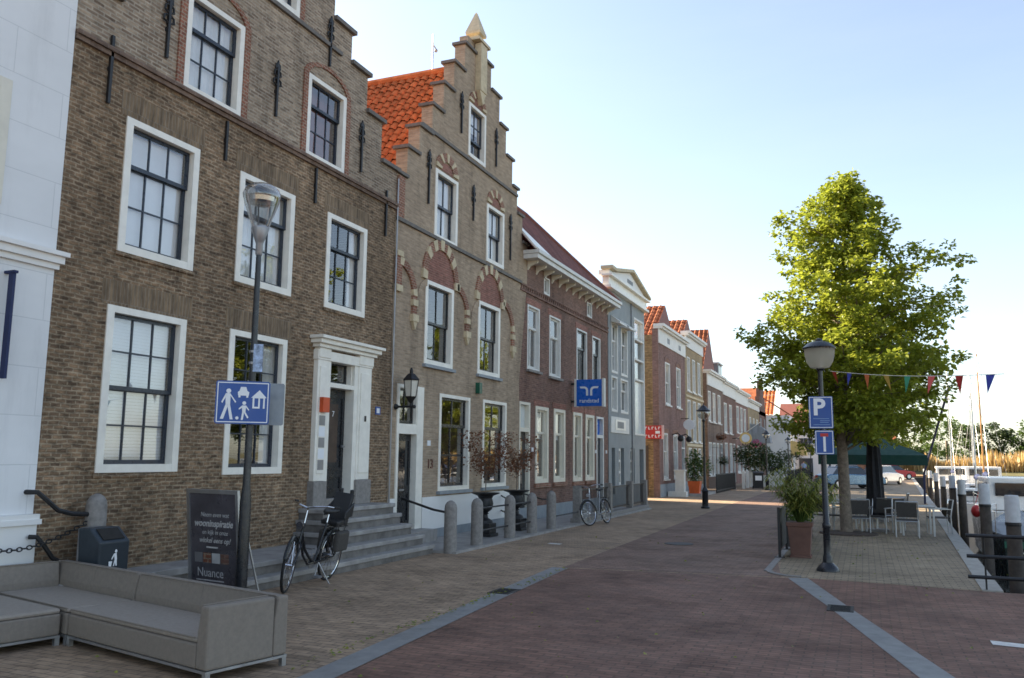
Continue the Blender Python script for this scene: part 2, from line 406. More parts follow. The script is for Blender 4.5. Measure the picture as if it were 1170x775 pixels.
FACE_Y = Matrix(((1, 0, 0, 0), (0, 0, -1, 0), (0, 1, 0, 0), (0, 0, 0, 1)))     # reads from -Y
SUN_AZ, SUN_EL, EXPO = 281, 30, 2.05
SKY = (1.0, 1.0, 1.0, .075, .80)
# ------------------------------------------------------------------ ground, road, water
def qx(Y): return 1.81 + (Y - 14.5) * .036          # quay edge
ZR = .004
g = MB().poly([(-260, -80, 0), (260, -80, 0), (260, 14.5, 0), (1.81, 14.5, 0), (qx(108), 108, 0), (260, 112, 0), (260, 420, 0), (-260, 420, 0)])
struct('ground', g, M.pave)
road = MB().poly([(-4.1, -12, ZR), (-.9, -12, ZR), (.75, 5.6, ZR), (.40, 8.5, ZR), (-.46, 12.0, ZR), (-1.2, 14.62, ZR), (-4.78, 14.12, ZR), (-4.62, 11.4, ZR), (-4.25, 6.3, ZR)])
struct('road', road, M.road)
r2 = MB().poly([(-4.9, 14.2, ZR), (-1.32, 14.7, ZR), (-1.62, 17.2, ZR), (-1.75, 24, ZR), (-1.9, 45, ZR), (-1.9, 108, ZR), (-5.4, 108, ZR), (-5.25, 35.5, ZR), (-5.05, 23.2, ZR), (-4.96, 17.5, ZR)])
struct('road_beyond', r2, M.road2)
rr = MB().poly([(.62, -12, ZR), (60, -12, ZR), (60, 14.2, ZR), (1.76, 14.45, ZR), (-.98, 14.72, ZR), (-.30, 12.1, ZR), (.66, 8.6, ZR)])
struct('road_side_area', rr, M.road)
tr = MB().poly([(-1.05, 14.78, ZR), (1.52, 14.5, ZR), (qx(40) - .3, 40, ZR), (qx(80) - .3, 80, ZR), (-1.75, 80, ZR), (-1.66, 24, ZR), (-1.54, 17.2, ZR), (-1.40, 15.3, ZR)])
struct('terrace_pavement', tr, M.terrace)
gl = MB().poly([(-4.55, 6.2, .008), (-4.25, 6.2, .008), (-4.62, 11.4, .008), (-4.78, 14.1, .008), (-5.07, 14.1, .008), (-4.90, 11.4, .008)])
gl.poly([(-3.9, -12, .008), (-3.6, -12, .008), (-4.24, 6.2, .008), (-4.56, 6.2, .008)])
struct('gutter', gl, M.gutter)
gr = MB().poly([(.75, 5.6, .008), (1.08, 5.6, .008), (.68, 8.6, .008), (-.26, 12.1, .008), (-.92, 14.72, .008), (-1.22, 14.62, .008), (-.5, 12.0, .008), (.38, 8.5, .008)])
struct('gutter_by_terrace', gr, M.gutter)
# a thin dark kerb line round the terrace and along the sidewalk
kb = MB().box(-1.66, -1.55, 15.3, 24, 0, .02)
for k in range(6):
    a = R(180 + 15 * k); b = R(180 + 15 * (k + 1)); cx, cy = -1.02, 15.35
    kb.prism([(cx + .6 * math.cos(a), cy + .6 * math.sin(a), .001), (cx + .6 * math.cos(b), cy + .6 * math.sin(b), .001), (cx + .5 * math.cos(b), cy + .5 * math.sin(b), .001), (cx + .5 * math.cos(a), cy + .5 * math.sin(a), .001)], (0, 0, .02))
struct('kerb', kb, M.greystone)
ln = MB().poly([(1.16, 10.36, .009), (2.4, 10.18, .009), (2.4, 10.36, .009), (1.16, 10.58, .009)])
struct('road_marking', ln, M.whiteline)
q = MB().prism([(1.53, 14.5, -.02), (1.81, 14.5, -.02), (qx(108), 108, -.02), (qx(108) - .3, 108, -.02)], (0, 0, .04))
struct('kerb_along_quay', q, M.quaystone)
qw = MB().prism([(1.78, 14.5, -3), (qx(108) - .03, 108, -3), (qx(108) - .3, 108, -3), (1.5, 14.5, -3)], (0, 0, 2.97))
qw.box(1.5, 260, 14.2, 14.47, -3, -.012); qw.box(qx(108), 260, 108.03, 108.3, -3, -.012)
tag(qw.build('quay_wall', M.quaywall), 'dark brick quay wall dropping from the pale coping to the harbour water', 'wall')
wt = MB().poly([(1.6, 14.3, -1.05), (260, 14.3, -1.05), (260, 112, -1.05), (4.8, 112, -1.05)])
struct('water', wt, M.water if hasattr(M, 'water') else water())
bk = MB().poly([(5.6, 110, .3), (260, 113, .3), (260, 116, 1.4), (260, 200, 2.0), (2, 200, 2.0), (5.6, 116, 1.2)])
struct('bank', bk, M.bank)
for i, (x, y) in enumerate(((-4.78, 11.3), (-.36, 11.95))):
    d = MB().box(x - .16, x + .16, y - .24, y + .24, .0, .014)
    o = d.build('drain_cover', M.drain)
    tag(o, ('dark iron drain grate set in the gutter on the sidewalk side of the road', 'dark iron drain grate set in the gutter on the terrace side of the road')[i], 'drain', 'street drains')
    s = MB()
    for k in range(7): s.box(x - .12, x + .12, y - .2 + k * .06, y - .175 + k * .06, .0145, .019)
    s.build('bars', M.iron, o)
mc = MB().lathe([(.32, .0), (.32, .012), (.30, .013)], (-3.9, 19.2, 0), 20); tag(mc.build('manhole_cover', M.drain), 'round dark manhole cover in the road near the mid street', 'manhole cover')
mk = MB().poly([(-6.5, 17.75, .010), (-6.2, 17.70, .010), (-6.2, 17.9, .010), (-6.5, 17.95, .010)]); struct('pavement_marking', mk, M.whiteline)
# fallen leaves in the gutters and under the tree
lt = MB()
for k in range(520):
    if k % 3 == 0: x, y = -4.7 - .15 * rnd.random(), rnd.uniform(6.3, 14)
    elif k % 3 == 1: x, y = rnd.gauss(-.3, 1.3), rnd.gauss(22.5, 3.2)
    else: x, y = rnd.uniform(-7.2, 1.2), rnd.uniform(5, 20)
    lt.leaf((x, y, .016 + .01 * rnd.random()), rnd.uniform(.025, .055), (rnd.gauss(0, 1), rnd.gauss(0, 1), .15))
tag(lt.build('fallen_leaves', M.leafyellow, recalc=False, origin=(0, 0, 0)), 'dry yellow leaves scattered over the road and gutters', 'leaves', kind='stuff')

# ------------------------------------------------------------------ building helpers
def grid_wall(mb, X, t, ys, zs, ok):
    ys = sorted(set(round(y, 4) for y in ys)); zs = sorted(set(round(z, 4) for z in zs))
    ny, nz = len(ys) - 1, len(zs) - 1
    G = [[ok((ys[i] + ys[i + 1]) / 2, (zs[j] + zs[j + 1]) / 2) for j in range(nz)] for i in range(ny)]
    get = lambda i, j: 0 <= i < ny and 0 <= j < nz and G[i][j]
    B = X - t
    for i in range(ny):
        for j in range(nz):
            if not G[i][j]: continue
            y0, y1, z0, z1 = ys[i], ys[i + 1], zs[j], zs[j + 1]
            mb.poly([(X, y0, z0), (X, y1, z0), (X, y1, z1), (X, y0, z1)]); mb.poly([(B, y1, z0), (B, y0, z0), (B, y0, z1), (B, y1, z1)])
            if not get(i - 1, j): mb.poly([(B, y0, z0), (X, y0, z0), (X, y0, z1), (B, y0, z1)])
            if not get(i + 1, j): mb.poly([(X, y1, z0), (B, y1, z0), (B, y1, z1), (X, y1, z1)])
            if not get(i, j - 1): mb.poly([(B, y0, z0), (B, y1, z0), (X, y1, z0), (X, y0, z0)])
            if not get(i, j + 1): mb.poly([(X, y0, z1), (X, y1, z1), (B, y1, z1), (B, y0, z1)])

def rect_wall(mb, X, t, y0, y1, z0, z1, holes):
    ys = [y0, y1] + [v for h in holes for v in h[:2] if y0 < v < y1]; zs = [z0, z1] + [v for h in holes for v in h[2:4] if z0 < v < z1]
    grid_wall(mb, X, t, ys, zs, lambda y, z: not any(h[0] < y < h[1] and h[2] < z < h[3] for h in holes))

def window(root, r, X=None, cw=.13, cols=3, up=1, lo=2, split=None, fm=None, sm=None, blind=None, proud=.012, sw=.05, bar=.022, glassm=None, sill=None, deep=0, tilt=.006, name='window', toppanel=None):
    X = XF if X is None else X
    y0, y1, z0, z1 = r; fm = fm or M.white; sm = sm or M.blue_black
    f = MB(); f.box(X - .17, X + proud, y0, y0 + cw, z0, z1); f.box(X - .17, X + proud, y1 - cw, y1, z0, z1)
    f.box(X - .168, X + proud - .002, y0 + cw, y1 - cw, z0, z0 + cw * .95); f.box(X - .168, X + proud - .002, y0 + cw, y1 - cw, z1 - cw * .8, z1)
    W = f.build(name, fm, root)
    a0, a1, b0, b1 = y0 + cw, y1 - cw, z0 + cw * .95, z1 - cw * .8
    if split is None: split = b0 + (b1 - b0) * lo / (up + lo)
    else: split = b0 + (b1 - b0) * split
    s = MB(); p = MB()
    for (c0, c1, n, xo, cc) in ((split - sw * .35, b1, up, -.075 - deep, cols if toppanel is None else 1), (b0, split + sw * .35, lo, -.115 - deep, cols)):
        x0, x1 = X + xo - .04, X + xo
        s.box(x0, x1, a0, a0 + sw, c0, c1); s.box(x0, x1, a1 - sw, a1, c0, c1)
        s.box(x0 + .002, x1 - .002, a0 + sw, a1 - sw, c0, c0 + sw * 1.15); s.box(x0 + .002, x1 - .002, a0 + sw, a1 - sw, c1 - sw * .9, c1)
        i0, i1, k0, k1 = a0 + sw, a1 - sw, c0 + sw * 1.15, c1 - sw * .9
        for k in range(1, cc):
            y = i0 + (i1 - i0) * k / cc; s.box(x0 + .008, x1 - .006, y - bar / 2, y + bar / 2, k0, k1)
        for k in range(1, n):
            z = k0 + (k1 - k0) * k / n; s.box(x0 + .010, x1 - .008, i0, i1, z - bar / 2, z + bar / 2)
        xm = (x0 + x1) / 2 - .004
        for i in range(cc):
            for k in range(n):
                ya, yb = i0 + (i1 - i0) * i / cc, i0 + (i1 - i0) * (i + 1) / cc; za, zb = k0 + (k1 - k0) * k / n, k0 + (k1 - k0) * (k + 1) / n
                e1, e2 = rnd.gauss(0, tilt) * .3, rnd.gauss(0, tilt) * .3
                p.poly([(xm - e1 - e2, ya, za), (xm + e1 - e2, yb, za), (xm + e1 + e2, yb, zb), (xm - e1 + e2, ya, zb)])
    s.build('sash', sm, W); p.build('pane', glassm or M.glass, W, recalc=False)
    if blind == 'slats':
        b = MB(); n = int((b1 - b0) / .045)
        for k in range(n):
            z = b0 + .02 + k * .045
            b.poly([(X - .200, a0 + .01, z - .020), (X - .200, a1 - .01, z - .020), (X - .188, a1 - .01, z + .022), (X - .188, a0 + .01, z + .022)])
        b.build('blind', M.blind, W, recalc=False)
    elif blind == 'net' or blind == 'sides':
        b = MB(); n = 26
        def strip(ya, yb):
            P = [(X - .20 + .014 * math.sin(k * 1.9), ya + (yb - ya) * k / n) for k in range(n + 1)]
            for k in range(n): b.poly([(P[k][0], P[k][1], b0), (P[k + 1][0], P[k + 1][1], b0), (P[k + 1][0], P[k + 1][1], b1), (P[k][0], P[k][1], b1)])
        if blind == 'net': strip(a0 - .05, a1 + .05)
        else: strip(a0 - .05, a0 + (a1 - a0) * .22); strip(a1 - (a1 - a0) * .2, a1 + .05)
        b.build('curtain', M.curtain, W, recalc=False)
    elif blind == 'roller':
        MB().box(X - .22, X - .21, a0, a1, b0 + (b1 - b0) * .58, b1).build('blind', M.blind, W)
    if sill:
        MB().box(X - .02, X + .09, y0 - .06, y1 + .06, z0 - .075, z0 - .003).build('sill', sill, W)
    return W

def arch_ring(mb, X0, X1, cy, cz, r0, r1, a0, a1, n, squash=1):
    for k in range(n):
        t0 = a0 + (a1 - a0) * k / n; t1 = a0 + (a1 - a0) * (k + 1) / n
        P = [(X0, cy + r0 * math.cos(t0), cz + r0 * math.sin(t0) * squash), (X0, cy + r1 * math.cos(t0), cz + r1 * math.sin(t0) * squash), (X0, cy + r1 * math.cos(t1), cz + r1 * math.sin(t1) * squash), (X0, cy + r0 * math.cos(t1), cz + r0 * math.sin(t1) * squash)]
        mb.prism(P, (X1 - X0, 0, 0))

def pantile(root, P0, U, V, mat, tw=.24, th=.34, amp=.03, name='roof', seg=6):
    """clay pantiles: P0 lower corner, U along the eaves, V up the slope"""
    P0, U, V = Vector(P0), Vector(U), Vector(V); Nn = U.cross(V).normalized()
    if Nn.z < 0: Nn = -Nn
    nu = max(2, int(U.length / tw)); nv = max(2, int(V.length / th)); mb = MB(); b = 0
    row = nu * seg + 1
    for j in range(nv):
        jit = rnd.gauss(0, .004)
        for e, (t, o) in enumerate(((j / nv, .035), ((j + 1.08) / nv, .0))):
            for i in range(row):
                w = math.sin(2 * PI * (i / seg)) + .35 * math.sin(4 * PI * (i / seg) + .8)
                q_ = P0 + U * (i / (nu * seg)) + V * min(t, 1.0) + Nn * (amp * w + o + jit); mb.v.append(tuple(q_))
        for i in range(row - 1): mb.f.append((b + i, b + i + 1, b + row + i + 1, b + row + i))
        b += 2 * row
    return mb.build(name, mat, root, smooth=False, recalc=False)

def sidewalls(mb, Y0, Y1, Xb, z, X=None, t=.28, top0=None, top1=None, back=True):
    X = (XF if X is None else X) - .30
    mb.box(Xb, X - .002, Y0, Y0 + t, 0, top0 or z); mb.box(Xb, X - .002, Y1 - t, Y1, 0, top1 or z)
    if back: mb.box(Xb - .25, Xb - .002, Y0, Y1, 0, z)

def house(name, label, Y0, Y1, cat='house'):
    return thing(name, label, cat, (XF, (Y0 + Y1) / 2, 0))

def anchor(root, y, zt, zb, fancy=True, X=None):
    X = XF if X is None else X
    m = MB(); m.box(X + .012, X + .05, y - .022, y + .022, zb, zt); m.box(X - .05, X + .03, y - .03, y + .03, (zt + zb) / 2 - .03, (zt + zb) / 2 + .03)
    if fancy:
        z = zt - .12
        for s_ in (-1, 1):
            for (dz, w) in ((.0, .085), (-.16, .10), (.12, .055)):
                m.tube([(X + .03, y, z + dz - .07), (X + .03, y + s_ * w, z + dz - .03), (X + .03, y + s_ * w * .9, z + dz + .04), (X + .03, y + s_ * w * .35, z + dz + .06)], .018, 6)
        m.prism([(X + .015, y - .05, zt - .02), (X + .015, y, zt + .13), (X + .015, y + .05, zt - .02)], (.03, 0, 0))
    m.build('wall_anchor', M.iron, root)

# ------------------------------------------------------------------ white corner building
WH = house('white_house', 'tall white rendered building at the left edge with a moulded cornice', -8, 7.24, 'building')
Mw = brick('white_ashlar_render', (.74, .745, .74), (.73, .735, .73), (.60, .61, .61), 1.35, .58, .006, var=.03, stain=.12, bump=.3, patch=.06, rough=.55)
w = MB(); wh = [(5.0, 6.46, 4.75, 6.26), (5.0, 6.3, 1.6, 3.6)]
rect_wall(w, XF + .03, .3, -8, 7.24, 0, 14.0, wh); sidewalls(w, -8, 7.24, -20, 14.0, X=XF + .03)
w.build('wall', Mw, WH)
m = MB()
for (z0, z1, p) in ((4.13, 4.20, .05), (4.20, 4.29, .10), (4.29, 4.345, .15)): m.box(XF + .03, XF + .03 + p, -8, 7.24 + p * .6, z0, z1)
m.build('cornice', M.white_render, WH)
m = MB(); m.box(XF + .03, XF + .075, -8, 7.27, 0, 1.04); m.box(XF + .03, XF + .115, -8, 7.30, 1.04, 1.10); m.box(XF + .03, XF + .095, -8, 7.285, 1.10, 1.16)
m.build('plinth', M.white_render, WH)
MB().box(-20, XF - .3, -8, 7.24, 14.0, 14.3).build('roof', M.lead, WH)
for r in wh: window(WH, r, X=XF + .03, cw=.15, fm=M.cream, proud=.02, blind='net')
bn = MB(); bn.box(XF + .1, XF + .18, 6.60, 6.635, 2.72, 3.95); bn.box(XF + .03, XF + .2, 6.59, 6.645, 3.95, 3.98)
tag(bn.build('banner', M.sailblue), 'dark navy banner hanging flat against the white building at the left edge', 'banner')

# ------------------------------------------------------------------ brown step-gabled house with the stone steps
H1 = house('step_gabled_house', 'large brown brick step gabled house with white sash windows and stone door surround', 7.25, 15.42)
L = [(8.09, 9.51, 1.63, 3.85), (10.45, 11.89, 1.57, 3.86)]
U = [(8.17, 9.56, 4.60, 6.50), (10.48, 11.92, 4.64, 6.47), (12.92, 14.30, 4.63, 6.46)]
A = [(9.13, 10.40, 7.33, 8.92), (12.15, 13.40, 7.33, 8.92), (10.90, 11.80, 9.79, 11.0)]
DR = (12.98, 14.08, .96, 3.72)
w = MB(); rect_wall(w, XF, .3, 7.25, 15.42, 0, 7.22, L + U + [DR]); sidewalls(w, 7.25, 15.42, -19, 7.3); w.build('wall', M.h1_low, H1)
st = [(.0, 12.5), (.47, 12.5), (1.05, 11.8), (1.55, 11.05), (2.18, 10.33), (2.80, 9.70), (3.42, 8.92), (4.085, 8.06)]
cy = 11.345
def h1top(y):
    d = abs(y - cy)
    for k in range(1, 8):
        if d < st[k][0]: return st[k][1]
    return 7.22
ys = [cy + s_ * a for a, _ in st for s_ in (-1, 1)] + [v for h in A for v in h[:2]]
zs = [7.34] + [z for _, z in st] + [v for h in A for v in h[2:]]
zs = [7.22] + [z for z in zs if z > 7.22]
w = MB(); grid_wall(w, XF - .006, .3, ys, zs, lambda y, z: z < h1top(y) and not any(h[0] < y < h[1] and h[2] < z < h[3] for h in A)); w.build('gable', M.h1_up, H1)
for k in range(1, 8):
    a, z = st[k]; b = st[k - 1][0] if k > 1 else 0
    for s_ in (-1, 1):
        y0, y1 = sorted((cy + s_ * (b - .02 if k > 1 else 0), cy + s_ * (a + .07))); MB().box(XF - .36, XF + .07, y0, y1, z + .002, z + .085).build('coping', M.coping, H1)
m = MB(); m.box(XF - .004, XF + .05, 7.26, 15.41, 7.20, 7.262); m.box(XF - .004, XF + .085, 7.26, 15.41, 7.264, 7.325); m.build('string_course', M.h7, H1)
m = MB(); m.box(XF - .004, XF + .05, 9.6, 13.15, 9.69, 9.765); m.build('string_course', M.coping, H1)
for i, r in enumerate(L): window(H1, r, cw=.115, cols=3, up=2, lo=2, blind='slats' if i == 0 else 'sides', proud=.02)
for i, r in enumerate(U): window(H1, r, cw=.115, cols=3, up=1, lo=2, blind=('slats', 'net', 'sides')[i], proud=.02)
for i, r in enumerate(A): window(H1, r, cw=.105, cols=3, up=1, lo=2, blind=('net', None, 'net')[i], proud=.012)
for r in L + U: MB().box(XF - .003, XF + .005, r[0] - .1, r[1] + .1, r[3] + .004, r[3] + .34).build('window_lintel', M.soldier, H1)
for r in L + U + A[:2]: MB().box(XF - .01, XF + .03, r[0] - .03, r[1] + .03, r[2] - .06, r[2] - .004).build('window_sill', M.h1_low, H1)
for r in A:
    m = MB()
    c = (r[0] + r[1]) / 2; hw = (r[1] - r[0]) / 2
    m.box(XF - .02, XF + .022, r[0] - .14, r[0] - .004, 7.335 if r[2] < 8 else 9.77, r[3] - .05); m.box(XF - .02, XF + .022, r[1] + .004, r[1] + .14, 7.335 if r[2] < 8 else 9.77, r[3] - .05)
    arch_ring(m, XF - .02, XF + .022, c, r[3] - .05, hw + .004, hw + .14, 0, PI, 14, .52)
    m.build('relieving_arch', M.redbrick, H1)
for (y, zt, zb, f) in ((8.76, 8.50, 7.62, 1), (11.25, 8.6, 7.7, 1), (13.96, 8.55, 7.58, 1), (12.75, 10.2, 9.3, 1), (7.82, 7.5, 6.54, 0), (10.09, 7.16, 6.51, 0), (12.48, 7.17, 6.50, 0), (14.98, 7.5, 6.50, 0)):
    anchor(H1, y, zt, zb, f)
m = MB(); m.prism([(XF - .31, 7.26, 7.0), (XF - .31, cy, 11.7), (XF - .31, 15.41, 7.0)], (-9.4, 0, 0)); m.build('roof', M.tiledark, H1)
MB().box(-19, XF - .31, 7.55, 15.12, 6.9, 6.99).build('sun_stop_slab', M.dark_in, H1)  # unseen slab added to stop sun leaking through the hollow house
# door surround
m = MB()
for (y0, y1) in ((12.70, 13.04), (14.06, 14.52)): m.box(XF - .25, XF + .10, y0, y1, 1.42, 3.62); m.box(XF + .10, XF + .118, y0 + .06, y1 - .06, 1.55, 3.5)
m.box(XF - .22, XF + .085, 13.04, 13.13, .96, 3.66); m.box(XF - .22, XF + .085, 13.93, 14.06, .96, 3.66); m.box(XF - .22, XF + .08, 13.13, 13.93, 3.14, 3.22)
m.box(XF - .2, XF + .112, 12.68, 14.54, 3.62, 3.80); m.box(XF, XF + .13, 12.70, 13.06, 3.66, 3.84); m.box(XF, XF + .13, 14.04, 14.54, 3.66, 3.84)
m.box(XF, XF + .17, 12.64, 14.60, 3.842, 3.91); m.box(XF, XF + .24, 12.58, 14.66, 3.912, 3.99); m.box(XF, XF + .30, 12.54, 14.71, 3.992, 4.05)
m.build('door_surround', M.white, H1, bevel=.008)
for q_ in ((XF - .2, XF + .14, 12.66, 13.06, .955, 1.416), (XF - .2, XF + .14, 14.03, 14.56, .955, 1.416), (XF - .1, XF + .05, 13.13, 13.93, .955, 1.09)): MB().box(*q_).build('door_plinth', M.greystone, H1, bevel=.012)
d = MB(); d.box(XF - .17, XF - .12, 13.13, 13.93, 1.09, 3.14)
D1 = d.build('door', M.black_paint, H1)
m = MB()
for (y0, y1, z0, z1) in ((13.19, 13.87, 1.2, 1.52), (13.19, 13.87, 1.60, 3.02)):
    m.box(XF - .12, XF - .10, y0, y0 + .05, z0, z1); m.box(XF - .12, XF - .10, y1 - .05, y1, z0, z1); m.box(XF - .12, XF - .101, y0 + .05, y1 - .05, z0, z0 + .05); m.box(XF - .12, XF - .101, y0 + .05, y1 - .05, z1 - .05, z1)
m.build('moulding', M.black_paint, D1)
MB().box(XF - .12, XF - .113, 13.36, 13.70, 1.75, 2.85).build('panel', M.doorwood, D1)
MB().tube([(XF - .1, 13.83, 2.05), (XF - .05, 13.83, 2.05)], .03, 10).build('handle', M.silver, D1)
text('number', '7', .15, (XF - .108, 13.53, 2.66), FACE_X, M.signwhite, D1)
window(H1, (13.13, 13.93, 3.22, 3.64), cw=.02, cols=1, up=1, lo=1, split=.06, fm=M.white, sm=M.black_paint, name='transom_window', sw=.04, deep=.02)
mb_ = MB().box(XF + .119, XF + .20, 12.76, 12.96, 2.66, 2.93); MBX = tag(mb_.build('letter_box', M.redbox), 'small orange red box fixed on the left pilaster of the white door surround', 'letter box')
for k in range(5): MB().box(XF + .119, XF + .124, 12.77, 12.95, 1.62 + k * .2, 1.80 + k * .2).build('name_plate', M.signwhite if k % 2 else M.silver, H1)
pl = MB().box(XF, XF + .015, 14.85, 15.03, 2.72, 2.88).build('plaque', M.signblue, H1)
MB().box(XF + .015, XF + .018, 14.885, 14.995, 2.75, 2.85).build('plate', M.signwhite, pl)
MB().box(XF + .12, XF + .14, 14.27, 14.31, 2.55, 2.66).build('door_bell', M.black_paint, H1)

# ------------------------------------------------------------------ stone steps
ST = thing('stone_steps', 'worn grey bluestone steps rising to the black panelled front door', 'steps', (-8.5, 12.4, 0))
def stepblk(x1, y0, y1, z0, z1, lip=.03):
    m = MB(); m.box(XF + .002, x1, y0, y1, z1 - .075, z1)
    o = m.build('step', M.step, ST, bevel=.012)
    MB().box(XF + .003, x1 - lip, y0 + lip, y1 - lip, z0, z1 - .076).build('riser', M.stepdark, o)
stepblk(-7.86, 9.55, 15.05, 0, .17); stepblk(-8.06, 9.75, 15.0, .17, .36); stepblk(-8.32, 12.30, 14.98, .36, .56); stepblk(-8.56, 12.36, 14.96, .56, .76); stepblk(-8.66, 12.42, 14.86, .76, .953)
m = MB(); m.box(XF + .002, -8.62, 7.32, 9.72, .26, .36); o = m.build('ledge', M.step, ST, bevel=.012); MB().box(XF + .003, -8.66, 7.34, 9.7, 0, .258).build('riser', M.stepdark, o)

# ------------------------------------------------------------------ grey stepped-gable house with striped arches
H2 = house('stepped_gable_house', 'tan brick stepped gable house with striped red and cream arches and orange roof', 15.42, 23.2)
GW = [(17.68, 19.36, 1.08, 3.36), (20.15, 21.74, 1.09, 3.38)]
FW = [(16.85, 18.30, 3.98, 5.95), (19.75, 21.20, 4.02, 5.97)]
SW = [(17.20, 18.42, 7.04, 8.75), (20.20, 21.40, 7.13, 8.74)]
AW = [(18.97, 20.05, 9.68, 11.15)]
D2 = (15.70, 16.87, .30, 3.43)
lft = [(15.43, 8.05), (15.87, 8.77), (16.40, 9.48), (17.0, 10.24), (17.55, 11.02), (18.10, 11.83), (18.70, 12.62)]
rgt = [(23.25, 8.25), (22.82, 9.03), (22.40, 9.76), (22.0, 10.52), (21.50, 11.29), (21.0, 12.05), (20.38, 12.72)]
def h2ok(y, z):
    if any(h[0] < y < h[1] and h[2] < z < h[3] for h in SW + AW): return False
    if y < 19.5: return any(y > a and z < t for a, t in lft)
    return any(y < a and z < t for a, t in rgt)
w = MB(); rect_wall(w, XF, .3, 15.43, 22.68, 0, 7.0, GW + FW + [D2]); sidewalls(w, 15.43, 22.68, -19, 7.0)
w.prism([(XF - .001, 22.681, 4.1), (XF - .001, 22.681, 7.0), (XF - .001, 23.22, 7.0)], (-.3, 0, 0)); w.build('wall', M.h2, H2)
w = MB(); grid_wall(w, XF - .004, .3, [a for a, _ in lft] + [a for a, _ in rgt] + [19.5] + [v for h in SW + AW for v in h[:2]], [7.0] + [t for _, t in lft] + [t for _, t in rgt] + [v for h in SW + AW for v in h[2:]], h2ok)
w.box(XF - .3, XF - .05, 18.95, 20.2, 12.73, 13.0); w.build('gable', M.h2, H2)
for i, (a, t) in enumerate(lft): MB().box(XF - .36, XF + .06, a - .07, (lft[i + 1][0] + .01) if i < 6 else 19.5, t + .002, t + .075).build('coping', M.coping, H2)
for i, (a, t) in enumerate(rgt): MB().box(XF - .36, XF + .06, (rgt[i + 1][0] - .01) if i < 6 else 19.501, a + .07, t + .002, t + .075).build('coping', M.coping, H2)
m = MB(); m.box(XF - .003, XF + .06, 15.45, 22.72, 6.99, 7.07); m.build('string_course', M.coping, H2)
m = MB(); m.box(XF - .003, XF + .05, 16.45, 22.35, 9.53, 9.61); m.build('string_course', M.coping, H2)
MB().box(-19, XF - .31, 15.5, 22.66, 6.86, 6.985).build('sun_stop_slab', M.dark_in, H2); MB().box(-19.2, -19.002, 15.44, 23.2, 0, 7.05).build('rear_wall', M.h2, H2)  # the slab is unseen, added against sun leaking in under the eaves
# finial with the pilaster under it
m = MB(); m.box(XF - .02, XF + .16, 19.35, 19.75, 11.62, 12.95); m.prism([(XF - .02, 19.35, 11.618), (XF - .02, 19.75, 11.618), (XF - .02, 19.55, 11.25)], (.16, 0, 0)); m.build('pilaster', M.sand, H2)
m = MB(); m.box(XF - .32, XF + .18, 19.18, 19.92, 12.98, 13.06); m.lathe([(.22, 13.06), (.19, 13.22), (.30, 13.26), (.31, 13.33), (.05, 13.90), (.02, 13.95)], (XF - .1, 19.55, 0), 4, ph=PI / 4)
m.build('finial', M.sand, H2)
for r in GW: window(H2, r, cw=.10, cols=2, up=1, lo=2, split=.68, sm=M.black_paint, sw=.06, bar=.05, sill=M.bluestone, proud=.015)
for i, r in enumerate(FW): window(H2, r, cw=.12, cols=2, up=1, lo=1, split=.5, sm=M.black_paint, sill=M.bluestone, proud=.02, bar=.03)
for r in SW: window(H2, r, cw=.11, cols=2, up=1, lo=1, split=.5, proud=.02, blind='net', bar=.03)
for r in AW: window(H2, r, cw=.10, cols=2, up=2, lo=1, proud=.02, sw=.06, blind='roller', bar=.03)
# pointed arches over the first-floor windows, voussoirs alternate
def striped(cx, cz, r0, r1, n, squash, creams, a0=0, a1=PI, p=.05):
    red, cre = MB(), MB()
    for k in range(n):
        t0 = a0 + (a1 - a0) * k / n; t1 = a0 + (a1 - a0) * (k + 1) / n
        arch_ring(cre if k in creams else red, XF - .003, XF + p + (.012 if k in creams else 0), cx, cz, r0, r1, t0, t1, 2, squash)
    o = red.build('arch', M.redbrick, H2); cre.build('voussoir', M.sand, o); return o
for r in FW:
    c = (r[0] + r[1]) / 2; hw = (r[1] - r[0]) / 2; zt = r[3]
    f = MB(); arch_ring(f, XF - .002, XF + .012, c, zt, .001, hw + .02, 0, PI, 14, 1.12); f.build('arch_infill', M.purplefill, H2)
    striped(c, zt, hw + .0, hw + .22, 15, 1.15, (0, 3, 5, 7, 9, 11, 14))
    # small blind arches stepping down to the corbels
for (y0, yc) in ((15.60, 16.33), (18.42, 19.08), (21.32, 22.12)):
    striped(y0, 5.45, yc - y0 - .12, yc - y0 + .06, 7, .95, (0, 6), 0, PI / 2)
    m = MB(); m.box(XF - .003, XF + .05, yc - .12, yc + .06, 5.02, 5.45); m.build('arch', M.redbrick, H2)
    m = MB(); m.box(XF - .003, XF + .075, yc - .14, yc + .08, 5.22, 5.36); m.box(XF - .003, XF + .09, yc - .16, yc + .10, 4.86, 5.02)
    m.prism([(XF + .002, yc - .13, 4.86), (XF + .002, yc + .07, 4.86), (XF + .002, yc - .03, 4.68)], (.07, 0, 0)); m.build('corbel', M.sand, H2)
for (yc, y1) in ((16.45, 16.85), (19.22, 19.72)):
    m = MB(); arch_ring(m, XF - .003, XF + .03, y1 + .05, 5.15, .40, .50, PI / 2, PI, 8, 1.6); m.build('arch', M.h2, H2)
m = MB(); m.box(XF - .003, XF + .06, 15.45, 15.68, 5.55, 6.2); m.build('arch', M.redbrick, H2)
m = MB(); m.box(XF - .003, XF + .08, 15.44, 15.70, 6.2, 6.32); m.box(XF - .003, XF + .08, 15.44, 15.70, 5.42, 5.56); m.build('corbel', M.sand, H2)
m = MB(); m.box(XF - .003, XF + .05, 15.45, 15.72, 7.07, 8.0); m.build('pier', M.redbrick, H2)
